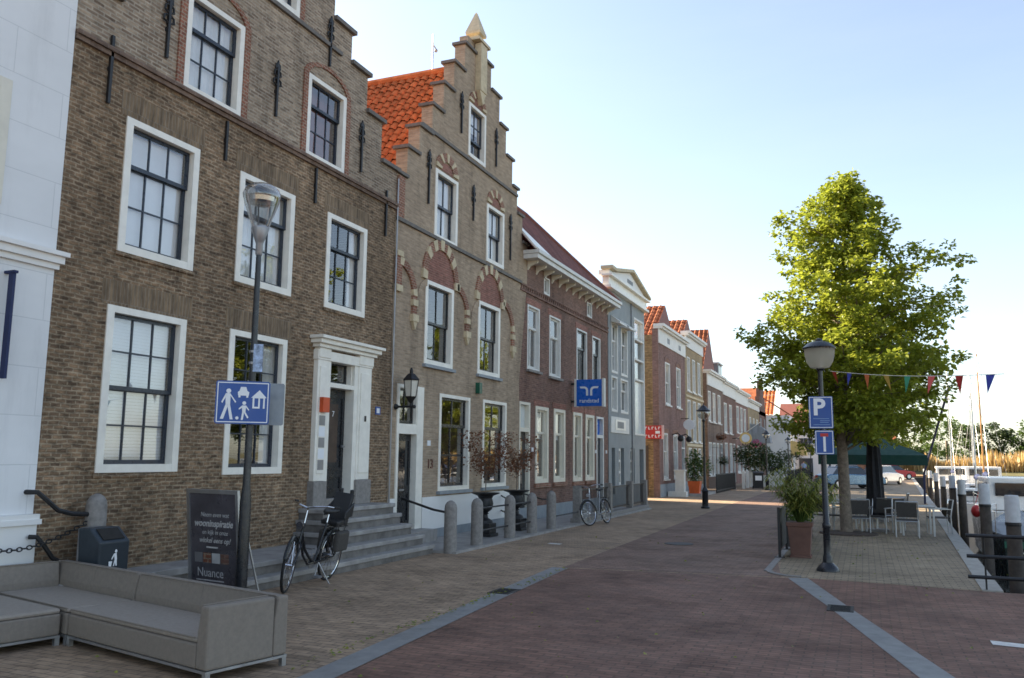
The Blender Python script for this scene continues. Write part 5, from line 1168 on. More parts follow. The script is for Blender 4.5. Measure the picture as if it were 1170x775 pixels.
def signplate(name, label, x, y, z, w, h, rz):
    o = thing(name, label, 'sign', (x, y, z), rz)
    m = MB(); 
    def rr2(m, x0, x1, z0, z1, y0, y1, r=.025):
        P = []
        for (cx, cz, a) in ((x1 - r, z1 - r, 0), (x0 + r, z1 - r, 90), (x0 + r, z0 + r, 180), (x1 - r, z0 + r, 270)):
            for k in range(5): t = R(a + k * 22.5); P.append((cx + r * math.cos(t), y0, cz + r * math.sin(t)))
        m.prism(P, (0, y1 - y0, 0))
    rr2(m, -w / 2, w / 2, 0, h, -.015, .015); m.build('panel', M.signblue, o, world=False)
    m = MB(); e = .012
    for (x0, x1, z0, z1) in ((-w / 2 + e, w / 2 - e, e, 2 * e), (-w / 2 + e, w / 2 - e, h - 2 * e, h - e), (-w / 2 + e, -w / 2 + 2 * e, 2 * e, h - 2 * e), (w / 2 - 2 * e, w / 2 - e, 2 * e, h - 2 * e)): m.box(x0, x1, -.019, -.0155, z0, z1)
    m.build('border', M.signwhite, o, world=False)
    m = MB(); m.box(-.04, .04, .016, .06, h * .3, h * .3 + .03); m.box(-.04, .04, .016, .06, h * .75, h * .75 + .03); m.build('bracket', M.silver, o, world=False)
    return o
S1 = signplate('parking_sign', 'blue parking sign with a white letter P on the bowl lantern post', -.66, 15.70, 2.44, .40, .56, zrot)
text('lettering', 'P', .40, (-.03, -.0165, .36), FACE_Y, M.signwhite, S1, .003, bold=.012, world=False)
m = MB()
for (x0, x1, z) in ((-.13, .13, .165), (-.02, .14, .13), (-.02, .12, .10), (-.13, .14, .06)): m.box(x0, x1, -.018, -.0155, z, z + .012)
m.build('small_print', plain('pale_blue_print', (.18, .30, .52)), S1, world=False)
S2 = signplate('dead_end_sign', 'blue dead end sign with red topped white bar under the parking sign', -.62, 15.71, 1.99, .31, .42, zrot)
m = MB(); m.box(-.02, .02, -.019, -.0155, .05, .31); m.build('bar', M.signwhite, S2, world=False); m = MB(); m.box(-.065, .065, -.021, -.0155, .311, .365); m.build('bar_end', M.signred, S2, world=False)

# ------------------------------------------------------------------ planter, windscreen, far pots
PT = thing('plant_pot', 'brown square clay pot at the corner of the terrace beside the parking lamp', 'planter', (-1.22, 17.85, 0))
m = MB()
for z0, z1, r0, r1 in ((0, .05, .20, .20), (.05, .60, .175, .225), (.60, .68, .245, .25)): m.lathe([(r0 * 1.414, z0), (r1 * 1.414, z1)], (0, 0, 0), 4, ph=PI / 4)
m.build('pot', M.terracotta, PT, world=False, bevel=.008); MB().box(-.2, .2, -.2, .2, .63, .66).build('soil', M.soil, PT, world=False)
GP = thing('potted_bamboo', 'yellow green arching bamboo plant in the brown terrace pot', 'plant', (-1.22, 17.85, .66))
m = MB(); lv = MB()
for k in range(64):
    a = rnd.uniform(0, 2 * PI); t = rnd.uniform(.15, 1.25); h = rnd.uniform(.50, 1.12) * (1.15 - .35 * t)
    top = Vector((math.cos(a) * t * .62, math.sin(a) * t * .62, h)); mid = top * .5 + Vector((0, 0, .12))
    m.tube([(math.cos(a) * .05, math.sin(a) * .05, 0), mid, top], [.006, .005, .003], 4, cap=False)
    for j in range(26):
        s = rnd.uniform(.3, 1.05); q_ = (mid * (2 - 2 * s) + top * (2 * s - 1)) if s > .5 else mid * (2 * s)
        lv.blade(q_, (rnd.gauss(0, 1) + .4 * math.cos(a), rnd.gauss(0, 1) + .4 * math.sin(a), rnd.uniform(-.3, .7)), rnd.uniform(.12, .24), .012, .6)
m.build('stem', M.leafgreen, GP, world=False, recalc=False); lv.build('foliage', M.leafyellow, GP, world=False, recalc=False)
WSN = thing('wind_screen', 'thin black terrace screen standing edge on beside the brown pot', 'screen', (-1.58, 17.4, 0))
m = MB()
for y in (17.4, 19.0): m.box(-1.605, -1.555, y - .025, y + .025, 0, .97); m.box(-1.68, -1.48, y - .04, y + .04, .021, .035)
m.build('post', M.iron, WSN); MB().box(-1.59, -1.57, 17.43, 18.97, .16, .94).build('panel', M.blackplastic, WSN)
# terrace low plant boxes further along
for i, (y, l) in enumerate(((20.2, 'leafy green shrub in a low box along the terrace edge behind the black screen'), (22.0, 'second leafy shrub box farther along the terrace edge beside the road'))):
    o = thing('shrub_box', l, 'planter', (-1.45, y, 0), 0, 'shrub boxes along the terrace edge')
    MB().box(-.2, .2, -.6, .6, 0, .42).build('box', M.textilene, o, world=False, bevel=.01)
    lv = MB(); leaves(lv, (0, 0, .68), 420, (.30, .66, .38), .09); lv.build('foliage', M.leafgreen, o, world=False, recalc=False)
OP_ = thing('orange_planter', 'bright orange tapered pot holding a tall green shrub on the sidewalk', 'planter', (-8.1, 44.2, 0))
m = MB(); m.lathe([(.32, .0), (.44, .72), (.46, .74), (.40, .74), (.38, .66)], (0, 0, 0), 4, ph=PI / 4); m.build('pot', M.orangepot, OP_, world=False)
lv = MB(); leaves(lv, (0, 0, 1.5), 900, (.45, .5, .85), .12, shell=.2); leaves(lv, (0.5, .5, 1.5), 200, (.4, .6, .5), .12); tt = thing('tall_shrub', 'tall green shrub growing out of the orange pot', 'shrub', (-8.1, 44.2, .7)); lv.v = [(p[0], p[1], p[2] - .7) for p in lv.v]; lv.build('foliage', M.leafgreen, tt, world=False, recalc=False); MB().tube([(0, 0, 0), (0, 0, .9)], .03, 6).build('stem', M.bark, tt, world=False)
m = MB(); m.box(-9.1, -8.2, 42.3, 42.9, 0, .25); m.box(-8.75, -8.3, 42.4, 42.8, .251, 1.25); m.box(-8.8, -8.25, 42.35, 42.85, 1.251, 1.33)
tag(m.build('stone_pillar', M.offwhite), 'pale stone pillar beside the orange pot at the alley', 'pillar')
m = MB(); m.box(-9.15, -7.6, 43.2, 47.6, 0, .12); tag(m.build('stone_stoop', M.step), 'low grey stone stoop under the orange pot', 'stoop')
def slatfence(label, x, y0, y1, h, mat=M.iron):
    m = MB(); m.box(x - .03, x + .03, y0, y1, h - .06, h); m.box(x - .028, x + .028, y0, y1, .1, .16); k = y0
    while k < y1: m.box(x - .02, x + .02, k, k + .05, .0, h - .061); k += .15
    return tag(m.build('picket_fence', mat), label, 'fence')
slatfence('dark terrace fence in front of the olive brick house', -7.6, 47.9, 55.5, 1.05)
for i in range(5):
    m = MB(); m.box(-.09, .09, -.09, .09, 0, 1.1); m.lathe([(.127, 1.1), (.02, 1.2)], (0, 0, 0), 4, ph=PI / 4); o = m.build('stone_post', M.offwhite, origin=(0, 0, 0)); o.location = (-7.2, 56.3 + i * 1.9, 0)
    tag(o, 'one of five pale square stone posts in a row beyond the dark fence', 'post', 'pale stone posts on the far sidewalk')
m = MB(); m.prism([(-.28, -.3, .06), (.28, -.3, .06), (.31, -.36, .98), (-.31, -.36, .98)], (0, .6, 0)); WB = thing('wheelie_bin', 'black wheelie bin with a white label standing on the far sidewalk', 'bin', (-6.3, 56.3, 0), .2)
m.build('body', M.blackplastic, WB, world=False); MB().prism([(-.33, -.4, .99), (.33, -.4, .99), (.33, .28, 1.06), (-.33, .28, 1.06)], (0, 0, .05)).build('lid', M.blackplastic, WB, world=False); MB().prism([(-.2, -.358, .55), (.2, -.358, .55), (.2, -.379, .85), (-.2, -.379, .85)], (0, -.01, 0)).build('label_sticker', M.signwhite, WB, world=False)
m = MB()
for s in (-1, 1): m.tube([(s * .28, .24, .1), (s * .33, .24, .1)], .1, 10)
m.build('wheel', M.rubber, WB, world=False)
def bush(label, x, y, z, rx, ry, rz, n, mat=None, size=.16, box=None):
    o = thing('bush', label, 'bush', (x, y, 0)); lv = MB(); leaves(lv, (0, 0, z), n, (rx, ry, rz), size, shell=.15)
    for k in range(7):
        a = k * .9; leaves(lv, (rx * .75 * math.cos(a), ry * .75 * math.sin(a), z + rz * .35 * math.sin(k * 2.1)), n // 12, (rx * .4, ry * .4, rz * .4), size)
    lv.build('foliage', mat or M.leafdark, o, world=False, recalc=False); MB().tube([(0, 0, 0.01), (0, 0, z)], .06, 6).build('stem', M.bark, o, world=False)
    if box: MB().box(-box, box, -box * .7, box * .7, 0, .75).build('planter_box', M.offwhite, o, world=False)
    return o
bush('round dark olive bush rising above the wheelie bin on the far sidewalk', -6.9, 60, 2.05, 1.3, 1.4, 1.0, 1300)
bush('dark bush in a white box behind the wheelie bin', -5.9, 62, 1.5, .8, .9, .8, 500, box=.75)
bush('small green bush hanging below the yellow awning', -6.6, 85, 2.2, 1.2, .8, .6, 260)
bush('dark green climber against the white corner house', -6.6, 80, 1.6, .9, 1.2, 1.3, 400)
def basket(label, x, y, z, r, mat):
    o = thing('hanging_basket', label, 'hanging basket', (x, y, z)); lv = MB(); leaves(lv, (0, 0, 0), 260, (r, r, r * .75), .1); lv.build('foliage', mat, o, world=False, recalc=False); MB().lathe([(.02, -r * .6), (r * .6, -r * .2), (r * .65, -.05)], (0, 0, 0), 10).build('bowl', M.iron, o, world=False)
    MB().tube([(0, 0, -.1), (0, 0, r + .45), (XF - x, 0, r + .5)], .012, 5).build('bracket', M.iron, o, world=False)
basket('dark round hanging basket on the front of the brown dormer house', -8.5, 56.5, 1.75, .38, M.leafdark)
basket('pink flower basket high on the far house front', -7.9, 70.0, 3.1, .45, M.pink)
basket('small dark flower basket above the ground floor of the brown dormer house', -8.6, 56.6, 3.3, .32, M.leafred)
o = thing('round_pub_sign', 'round yellow and white hanging sign on the plum brick house', 'sign', (-8.2, 66, 3.0)); m = MB(); m.lathe([(.01, -.05), (.45, -.05), (.45, .05), (.01, .05)], (0, 0, 0), 18); m.v = [(p[0], p[2], p[1] + .45) for p in m.v]; m.build('panel', M.yellow_cloth, o, world=False); m = MB(); m.lathe([(.01, -.06), (.3, -.06), (.3, -.052), (.01, -.052)], (0, 0, 0), 18); m.v = [(p[0], p[2], p[1] + .45) for p in m.v]; m.build('inset', M.signwhite, o, world=False); MB().box(-1.0, -.45, -.02, .02, .42, .47).build('bracket', M.iron, o, world=False)
o = thing('square_pub_sign', 'small cream square hanging sign below the round yellow sign', 'sign', (-8.1, 66.3, 1.9)); MB().box(-.35, .35, -.04, .04, 0, .75).build('panel', M.cream, o, world=False); MB().box(-.25, .25, -.05, -.041, .2, .5).build('inset', M.varnish, o, world=False); MB().box(-1.1, -.35, -.02, .02, .6, .64).build('bracket', M.iron, o, world=False)
o = thing('flag', 'pale blue and white flag on an angled pole from the far house front', 'flag', (XF, 68, 3.4)); MB().tube([(0, 0, 0), (1.9, 0, 1.35)], .025, 6).build('pole', M.white, o, world=False); m = MB()
for k in range(5): m.poly([(1.0 + k * .16, .02 * math.sin(k * 2), .70 + k * .11), (1.16 + k * .16, .02 * math.sin(k * 2 + 2), .81 + k * .11), (1.16 + k * .16, .02 * math.sin(k * 2 + 2), .20 + k * .12), (1.0 + k * .16, .02 * math.sin(k * 2), .08 + k * .12)])
m.build('cloth', M.grey_cloth, o, world=False)
def dome_awning(label, x, y, z, r, mat, L=2.4):
    m = MB(); n = 7
    for k in range(n):
        a0, a1 = PI / 2 * k / n, PI / 2 * (k + 1) / n
        m.poly([(x + r * math.sin(a0), y, z + r * math.cos(a0)), (x + r * math.sin(a1), y, z + r * math.cos(a1)), (x + r * math.sin(a1), y + L, z + r * math.cos(a1)), (x + r * math.sin(a0), y + L, z + r * math.cos(a0))])
    for yy in (y, y + L): m.poly([(x, yy, z)] + [(x + r * math.sin(PI / 2 * k / n), yy, z + r * math.cos(PI / 2 * k / n)) for k in range(n + 1)])
    return tag(m.build('dome_awning', mat, recalc=False), label, 'awning')
dome_awning('yellow dome awning low on the white corner house', -6.88, 91.3, 2.3, 1.5, M.yellow_cloth)
dome_awning('grey dome awning high on the far row of houses', XF + .02, 77.2, 3.3, 1.7, M.grey_cloth, 1.8)
for i in range(3):
    slat = slatfence('dark terrace fence under the yellow awning' if i == 0 else ('dark terrace fence before the white corner house' if i == 1 else 'short dark fence near the farthest globe lamp post'), (-5.9, -5.9, -5.0)[i], (74, 82, 86)[i], (81, 89, 89)[i], 1.0)
for i, (x, y, l) in enumerate(((-3.6, 86, 'left dark post of the pair beyond the bamboo plant'), (-3.0, 86, 'right dark post of the pair beyond the bamboo plant'))):
    m = MB(); m.lathe([(.09, 0), (.09, 2.2), (.14, 2.24), (.03, 2.4)], (x, y, 0), 10); tag(m.build('dark_post', M.iron), l, 'post', 'pair of dark posts in the far street')

# a person in the far doorway
def person(label, loc, rz):
    o = thing('person', label, 'person', loc, rz)
    J = [(0, 0, .95), (0, 0, 1.2), (0, 0, 1.42), (0, 0, 1.52), (0, -.01, 1.64), (0, 0, 1.74), (.19, 0, 1.40), (.25, .02, 1.12), (.24, -.08, .88), (-.19, 0, 1.40), (-.25, .02, 1.12), (-.23, -.06, .88), (.10, 0, .9), (.11, -.02, .5), (.11, .02, .08), (.12, -.14, .05), (-.10, 0, .9), (-.12, .05, .5), (-.11, .1, .08), (-.12, -.05, .05)]
    Ed = [(0, 1), (1, 2), (2, 3), (3, 4), (4, 5), (2, 6), (6, 7), (7, 8), (2, 9), (9, 10), (10, 11), (0, 12), (12, 13), (13, 14), (14, 15), (0, 16), (16, 17), (17, 18), (18, 19)]
    Rd = [.15, .145, .15, .055, .09, .08, .06, .045, .035, .06, .045, .035, .09, .062, .045, .04, .09, .062, .045, .04]
    me = bpy.data.meshes.new('body'); me.from_pydata(J, Ed, []); me.materials.append(M.skin); ob = bpy.data.objects.new('body', me); COL.objects.link(ob); ob.parent = o
    ob.modifiers.new('skin', 'SKIN')
    if me.skin_vertices:
        for i, r_ in enumerate(Rd): me.skin_vertices[0].data[i].radius = (r_, r_ * .85)
        me.skin_vertices[0].data[0].use_root = True
    ss = ob.modifiers.new('sub', 'SUBSURF'); ss.levels = 1; ss.render_levels = 2
    m = MB(); m.lathe([(.175, .92), (.18, 1.1), (.20, 1.3), (.17, 1.44), (.07, 1.5)], (0, 0, 0), 12, sy=.75); m.tube([(.18, 0, 1.42), (.255, .02, 1.13)], [.085, .065], 8); m.tube([(-.18, 0, 1.42), (-.255, .02, 1.13)], [.085, .065], 8); m.build('shirt', M.shirt, o, world=False, smooth=True)
    m = MB(); m.lathe([(.17, .98), (.18, .86), (.12, .80)], (0, 0, 0), 12, sy=.78); m.tube([(.10, 0, .9), (.11, -.02, .5), (.11, .02, .12)], [.115, .085, .075], 8); m.tube([(-.10, 0, .9), (-.12, .05, .5), (-.11, .1, .12)], [.115, .085, .075], 8); m.build('trousers', M.denim, o, world=False, smooth=True)
    m = MB(); m.ball((0, .02, 1.69), .105, 10, 7); m.build('hair', M.hair, o, world=False, smooth=True)
    return o
person('person in a light blue shirt and dark trousers walking before the white end house door', (-6.3, 101.5, 0), R(10))

# ------------------------------------------------------------------ the linden on the terrace
def prof(z, side):
    Lp = ((2.3, .7), (2.8, 1.55), (3.3, 2.0), (3.9, 2.35), (4.6, 2.55), (5.3, 2.6), (5.8, 2.7), (6.4, 2.1), (7.0, 1.75), (7.6, 1.55), (8.2, 1.5), (8.8, 1.2), (9.2, .6), (9.7, .1))
    Rp = ((2.1, .8), (2.6, 1.7), (3.2, 2.15), (3.8, 2.6), (4.4, 2.7), (5.0, 2.8), (5.6, 2.6), (6.2, 2.5), (6.8, 2.2), (7.4, 1.6), (8.0, 1.05), (8.7, .75), (9.2, .5), (9.7, .1))
    P = Lp if side < 0 else Rp
    if z <= P[0][0]: return P[0][1]
    for (a, b), (c, d) in zip(P[:-1], P[1:]):
        if z <= c: return b + (d - b) * (z - a) / (c - a)
    return .1
TR_ = thing('linden_tree', 'large leafy linden tree on the terrace with a pointed sunlit yellow green crown', 'tree', (-.50, 23.97, 0))
rt = random.Random(5)
m = MB(); m.tube([(0, 0, 0), (0.01, 0, .08), (.0, 0, 1.2), (-.02, .02, 2.4), (.05, .0, 3.6), (.13, 0, 5.0), (.22, 0, 6.8), (.28, 0, 8.6), (.30, 0, 9.4)], [.20, .155, .14, .13, .115, .09, .06, .03, .012], 12); m.build('trunk', M.bark, TR_, world=False, smooth=True)
lm = MB(); cr = MB()
def axis(z): return Vector((.05 + .03 * z, 0, 0))
NB = 126
for k in range(NB):
    t = (k + .5) / NB; z0 = 2.55 + 6.75 * t ** 1.1; az = k * 2.39996 + rt.gauss(0, .25)
    cx, sy = math.cos(az), math.sin(az); rr_ = prof(z0 + .35, -1 if cx < 0 else 1) * (.5 + .5 * abs(cx)) + prof(z0 + .35, -1) * .0
    rr_ = (prof(z0 + .3, -1) * (1 - cx) / 2 + prof(z0 + .3, 1) * (1 + cx) / 2)
    Lb = max(.25, rr_ * rt.uniform(.54, 1.08) - .06)
    rise = rt.uniform(.05, .32) if z0 > 3.2 else rt.uniform(-.10, .18)
    s = axis(z0 - .25 * Lb * .4) + Vector((0, 0, z0 - .22 * Lb)); e = axis(z0) + Vector((cx * Lb, sy * Lb, z0 + rise * Lb)); mid = (s + e) / 2 + Vector((0, 0, .10 * Lb))
    if s.z < 2.0: s.z = 2.0
    if k % 3 == 0 and Lb > 1.2: e.z -= .22
    lm.tube([s, mid, e], [max(.012, .022 * Lb), .014, .005], 5, cap=False)
    n = max(3, int(Lb * 3.4))
    for j in range(n):
        f = .28 + .75 * (j + rt.random()) / n
        p = s * (1 - f) ** 2 + mid * (2 * f * (1 - f)) + e * f * f if f < 1 else e
        off = Vector((rt.gauss(0, .16), rt.gauss(0, .16), rt.gauss(0, .10))); c = p + off * (1 + .5 * Lb * .4)
        sz = rt.uniform(.19, .36); leaves(cr, c, int(24 + 60 * sz * 2), (sz, sz, sz * .62), rt.uniform(.10, .15), rn=rt, droop=.25)
    for j in range(2):   # twig tips reaching out
        q_ = e + Vector((cx * .18 + rt.gauss(0, .12), sy * .18 + rt.gauss(0, .12), .14 + rt.gauss(0, .1))); leaves(cr, q_, 26, (.16, .16, .14), .125, rn=rt)
for k in range(10): leaves(cr, (.30 + rt.gauss(0, .12), rt.gauss(0, .12), 8.8 + k * .09), 22, (.22, .22, .16), .12, rn=rt)
lm.build('limb', M.bark, TR_, world=False, recalc=False); cr.build('crown', M.leaf, TR_, world=False, recalc=False)
m = MB(); m.lathe([(.72, .004), (.70, .04), (.3, .06), (.02, .06)], (-.45, 23.9, 0), 24); tag(m.build('tree_pit', M.soil), 'round brown mulch bed at the foot of the linden', 'tree pit')

# ------------------------------------------------------------------ parasols, cafe tables and chairs
CP = thing('closed_parasol', 'tall folded black parasol standing closed between the terrace tables', 'parasol', (.25, 25.3, 0))
m = MB(); b = 0; n = 32
prof_ = [(.05, 2.85), (.11, 2.7), (.15, 2.3), (.18, 1.7), (.205, 1.0), (.22, .45), (.20, .36), (.10, .36)]
for r_, z in prof_:
    for j in range(n): rr_ = r_ * (1 + .16 * math.cos(8 * 2 * PI * j / n + z)); a = 2 * PI * j / n; m.v.append((rr_ * math.cos(a), rr_ * math.sin(a), z))
for i in range(len(prof_) - 1):
    for j in range(n): m.f.append((i * n + j, i * n + (j + 1) % n, (i + 1) * n + (j + 1) % n, (i + 1) * n + j))
m.build('canopy', M.black_cloth, CP, world=False, smooth=True); m = MB(); m.tube([(0, 0, .05), (0, 0, 2.95)], .025, 8); m.build('pole', M.white, CP, world=False); MB().box(-.3, .3, -.3, .3, 0, .06).build('base', M.greystone, CP, world=False)
GPZ = thing('open_parasol', 'open square dark green parasol with a hanging valance behind the linden', 'parasol', (.22, 29.3, 0))
m = MB(); h = 1.52; zt, ze = 2.72, 2.06
for (ax_, ay, bx, by) in ((-h, -h, h, -h), (h, -h, h, h), (h, h, -h, h), (-h, h, -h, -h)):
    m.poly([(ax_, ay, ze), (bx, by, ze), (0, 0, zt)]); m.poly([(ax_, ay, ze - .30), (bx, by, ze - .30), (bx, by, ze - .002), (ax_, ay, ze - .002)])
m.build('canopy', M.green_cloth, GPZ, world=False, recalc=False); m = MB(); m.tube([(0, 0, .05), (0, 0, 2.8)], .03, 8); m.build('pole', M.varnish, GPZ, world=False); MB().box(-.35, .35, -.35, .35, 0, .08).build('base', M.greystone, GPZ, world=False)
m = MB()
for (x, y) in ((h, h), (-h, h), (h, -h), (-h, -h)): m.tube([(0, 0, zt - .06), (x * .99, y * .99, ze - .02)], .012, 5)
m.build('rib', M.varnish, GPZ, world=False)
dup(TR_, (.55, 37.5, 0), R(150), 'second linden tree farther along the quay, mostly hidden behind the large one', scale=(.88, .88, .88))
CH = None; CHL = ('silver cafe chair with dark mesh, its back to the viewer, nearest the quay', 'silver cafe chair behind the front table beside the black parasol', 'silver cafe chair just right of the linden trunk', 'silver cafe chair just left of the linden trunk', 'silver cafe chair beyond the table nearest the quay, turned to the harbour', 'silver cafe chair at the far table under the green parasol, back to the road', 'silver cafe chair at the far table under the green parasol, facing the road', 'silver cafe chair half hidden by the closed black parasol')
for i, (x, y, rz) in enumerate(((.93, 23.75, 0), (.62, 26.0, R(25)), (-.22, 24.3, R(10)), (-1.0, 24.7, R(-40)), (1.75, 25.2, R(95)), (-.7, 29.0, R(-80)), (.9, 29.4, R(80)), (.3, 24.75, R(160)))):
    if CH is None:
        CH = thing('cafe_chair', CHL[0], 'chair', (x, y, 0), rz, 'silver cafe chairs on the terrace')
        for sx_ in (-1, 1):
            MB().tube([(sx_ * .26, .24, 0), (sx_ * .26, .24, .64)], .016, 7).build('leg', M.alu, CH, world=False)
            MB().tube([(sx_ * .26, -.27, 0), (sx_ * .26, -.25, .45), (sx_ * .25, -.33, .88)], .016, 7).build('leg', M.alu, CH, world=False)
            m = MB(); m.box(sx_ * .26 - .025, sx_ * .26 + .025, -.27, .27, .641, .665); m.build('armrest', M.alu, CH, world=False)
        m = MB(); m.box(-.243, .243, -.24, .24, .41, .44); m.build('seat', M.textilene, CH, world=False)
        m = MB(); m.prism([(-.23, -.27, .50), (.23, -.27, .50), (.23, -.335, .86), (-.23, -.335, .86)], (0, .02, 0)); m.build('backrest', M.textilene, CH, world=False)
        m = MB(); m.tube([(-.25, -.335, .885), (.25, -.335, .885)], .016, 7); m.tube([(-.25, -.25, .40), (.25, -.25, .40)], .014, 6); m.tube([(-.25, .24, .40), (.25, .24, .40)], .014, 6); m.build('frame', M.alu, CH, world=False)
    else: dup(CH, (x, y, 0), rz, CHL[i])
TB = None; TBL = ('square silver cafe table nearest the quay in front of the row of chairs', 'square silver cafe table behind the linden trunk', 'square silver cafe table under the green parasol')
for i, (x, y, rz) in enumerate(((1.2, 24.55, R(3)), (-.55, 25.3, R(12)), (.15, 28.2, 0))):
    if TB is None:
        TB = thing('cafe_table', TBL[0], 'table', (x, y, 0), rz, 'silver cafe tables on the terrace'); MB().box(-.4, .4, -.4, .4, .715, .745).build('tabletop', M.silver, TB, world=False, bevel=.006)
        for sx_ in (-1, 1):
            for sy_ in (-1, 1): MB().box(sx_ * .36 - .022, sx_ * .36 + .022, sy_ * .36 - .022, sy_ * .36 + .022, 0, .714).build('leg', M.alu, TB, world=False)
    else: dup(TB, (x, y, 0), rz, TBL[i])

# ------------------------------------------------------------------ quay: mooring piles, rails, pole, bunting
PLL = ('white topped timber mooring pile nearest the viewer at the right edge', 'second white topped mooring pile from the right edge', 'third white topped mooring pile from the right edge', 'fourth white topped mooring pile, lit brown in the sun', 'fifth white topped mooring pile along the quay', 'sixth white topped mooring pile along the quay', 'seventh mooring pile, close to the far cars', 'farthest white topped mooring pile by the far cars')
pile0 = None
for i, (y, zt) in enumerate(((15.95, 1.36), (20.95, 1.42), (28.5, 1.36), (33.5, 1.40), (40.8, 1.25), (48.5, 1.3), (58, 1.3), (70, 1.3))):
    if pile0 is None:
        pile0 = thing('mooring_pile', PLL[0], 'mooring pile', (qx(y) + .33, y, 0), 0, 'mooring piles along the quay')
        m = MB(); m.lathe([(.118, -2.2), (.112, .40), (.107, .93)], (0, 0, 0), 14); m.build('post', M.pilewood, pile0, world=False, smooth=True)
        m = MB(); m.lathe([(.111, .93), (.109, 1.32), (.095, 1.36), (.02, 1.365)], (0, 0, 0), 14); m.build('painted_top', M.pilewhite, pile0, world=False, smooth=True)
        m = MB(); m.lathe([(.112, .87), (.118, .89), (.118, .92), (.112, .928)], (0, 0, 0), 14); m.build('band', M.iron, pile0, world=False)
    else: dup(pile0, (qx(y) + .33, y, zt - 1.36), y * .7, PLL[i])
RL = thing('quay_railing', 'three black horizontal pipe rails across the head of the quay at right', 'railing', (1.4, 14.52, 0))
m = MB()
for z in (.80, .50, .20): m.tube([(1.36, 14.53, z), (9, 14.35, z)], .028, 8)
m.build('rail', M.iron, RL, smooth=True)
for x in (1.60, 3.6, 5.6): MB().tube([(x, 14.56, 0), (x, 14.56, .83)], .014, 6).build('post', M.iron, RL)
FP = MB(); FP.lathe([(.025, 0), (.02, 2), (.016, 3.3), (.022, 3.32), (.005, 3.36)], (2.25, 14.3, 0), 10); tag(FP.build('flagpole', M.white, smooth=True), 'thin white pole at the right edge holding the end of the bunting', 'pole')
BT = thing('bunting', 'string of coloured triangular bunting flags from the linden to the white pole', 'bunting', (.7, 17.5, 3.5))
A0, A1 = Vector((-.66, 21.6, 4.02)), Vector((2.25, 14.3, 3.20))
def bpnt(t): p = A0.lerp(A1, t); p.z -= .08 * math.sin(PI * t); return p
m = MB(); m.tube([bpnt(k / 40) for k in range(41)], .006, 4); m.build('cord', M.white, BT)
fm = [M.signred, plain('blue_flag_cloth', (.03, .05, .35), .8), plain('orange_flag_cloth', (.62, .16, .05), .8), plain('yellow_flag_cloth', (.60, .40, .08), .8), plain('green_flag_cloth', (.03, .28, .15), .8), plain('coral_flag_cloth', (.65, .10, .09), .8)]
for k in range(8):
    t = .012 + k * .122; p = bpnt(t); q_ = bpnt(t + .035); mid = (p + q_) / 2 + Vector((rnd.gauss(0, .05), rnd.gauss(0, .08), -.32 + rnd.gauss(0, .02)))
    m = MB(); m.poly([p, q_, mid]); m.build('pennant', fm[k % 6], BT, recalc=False)

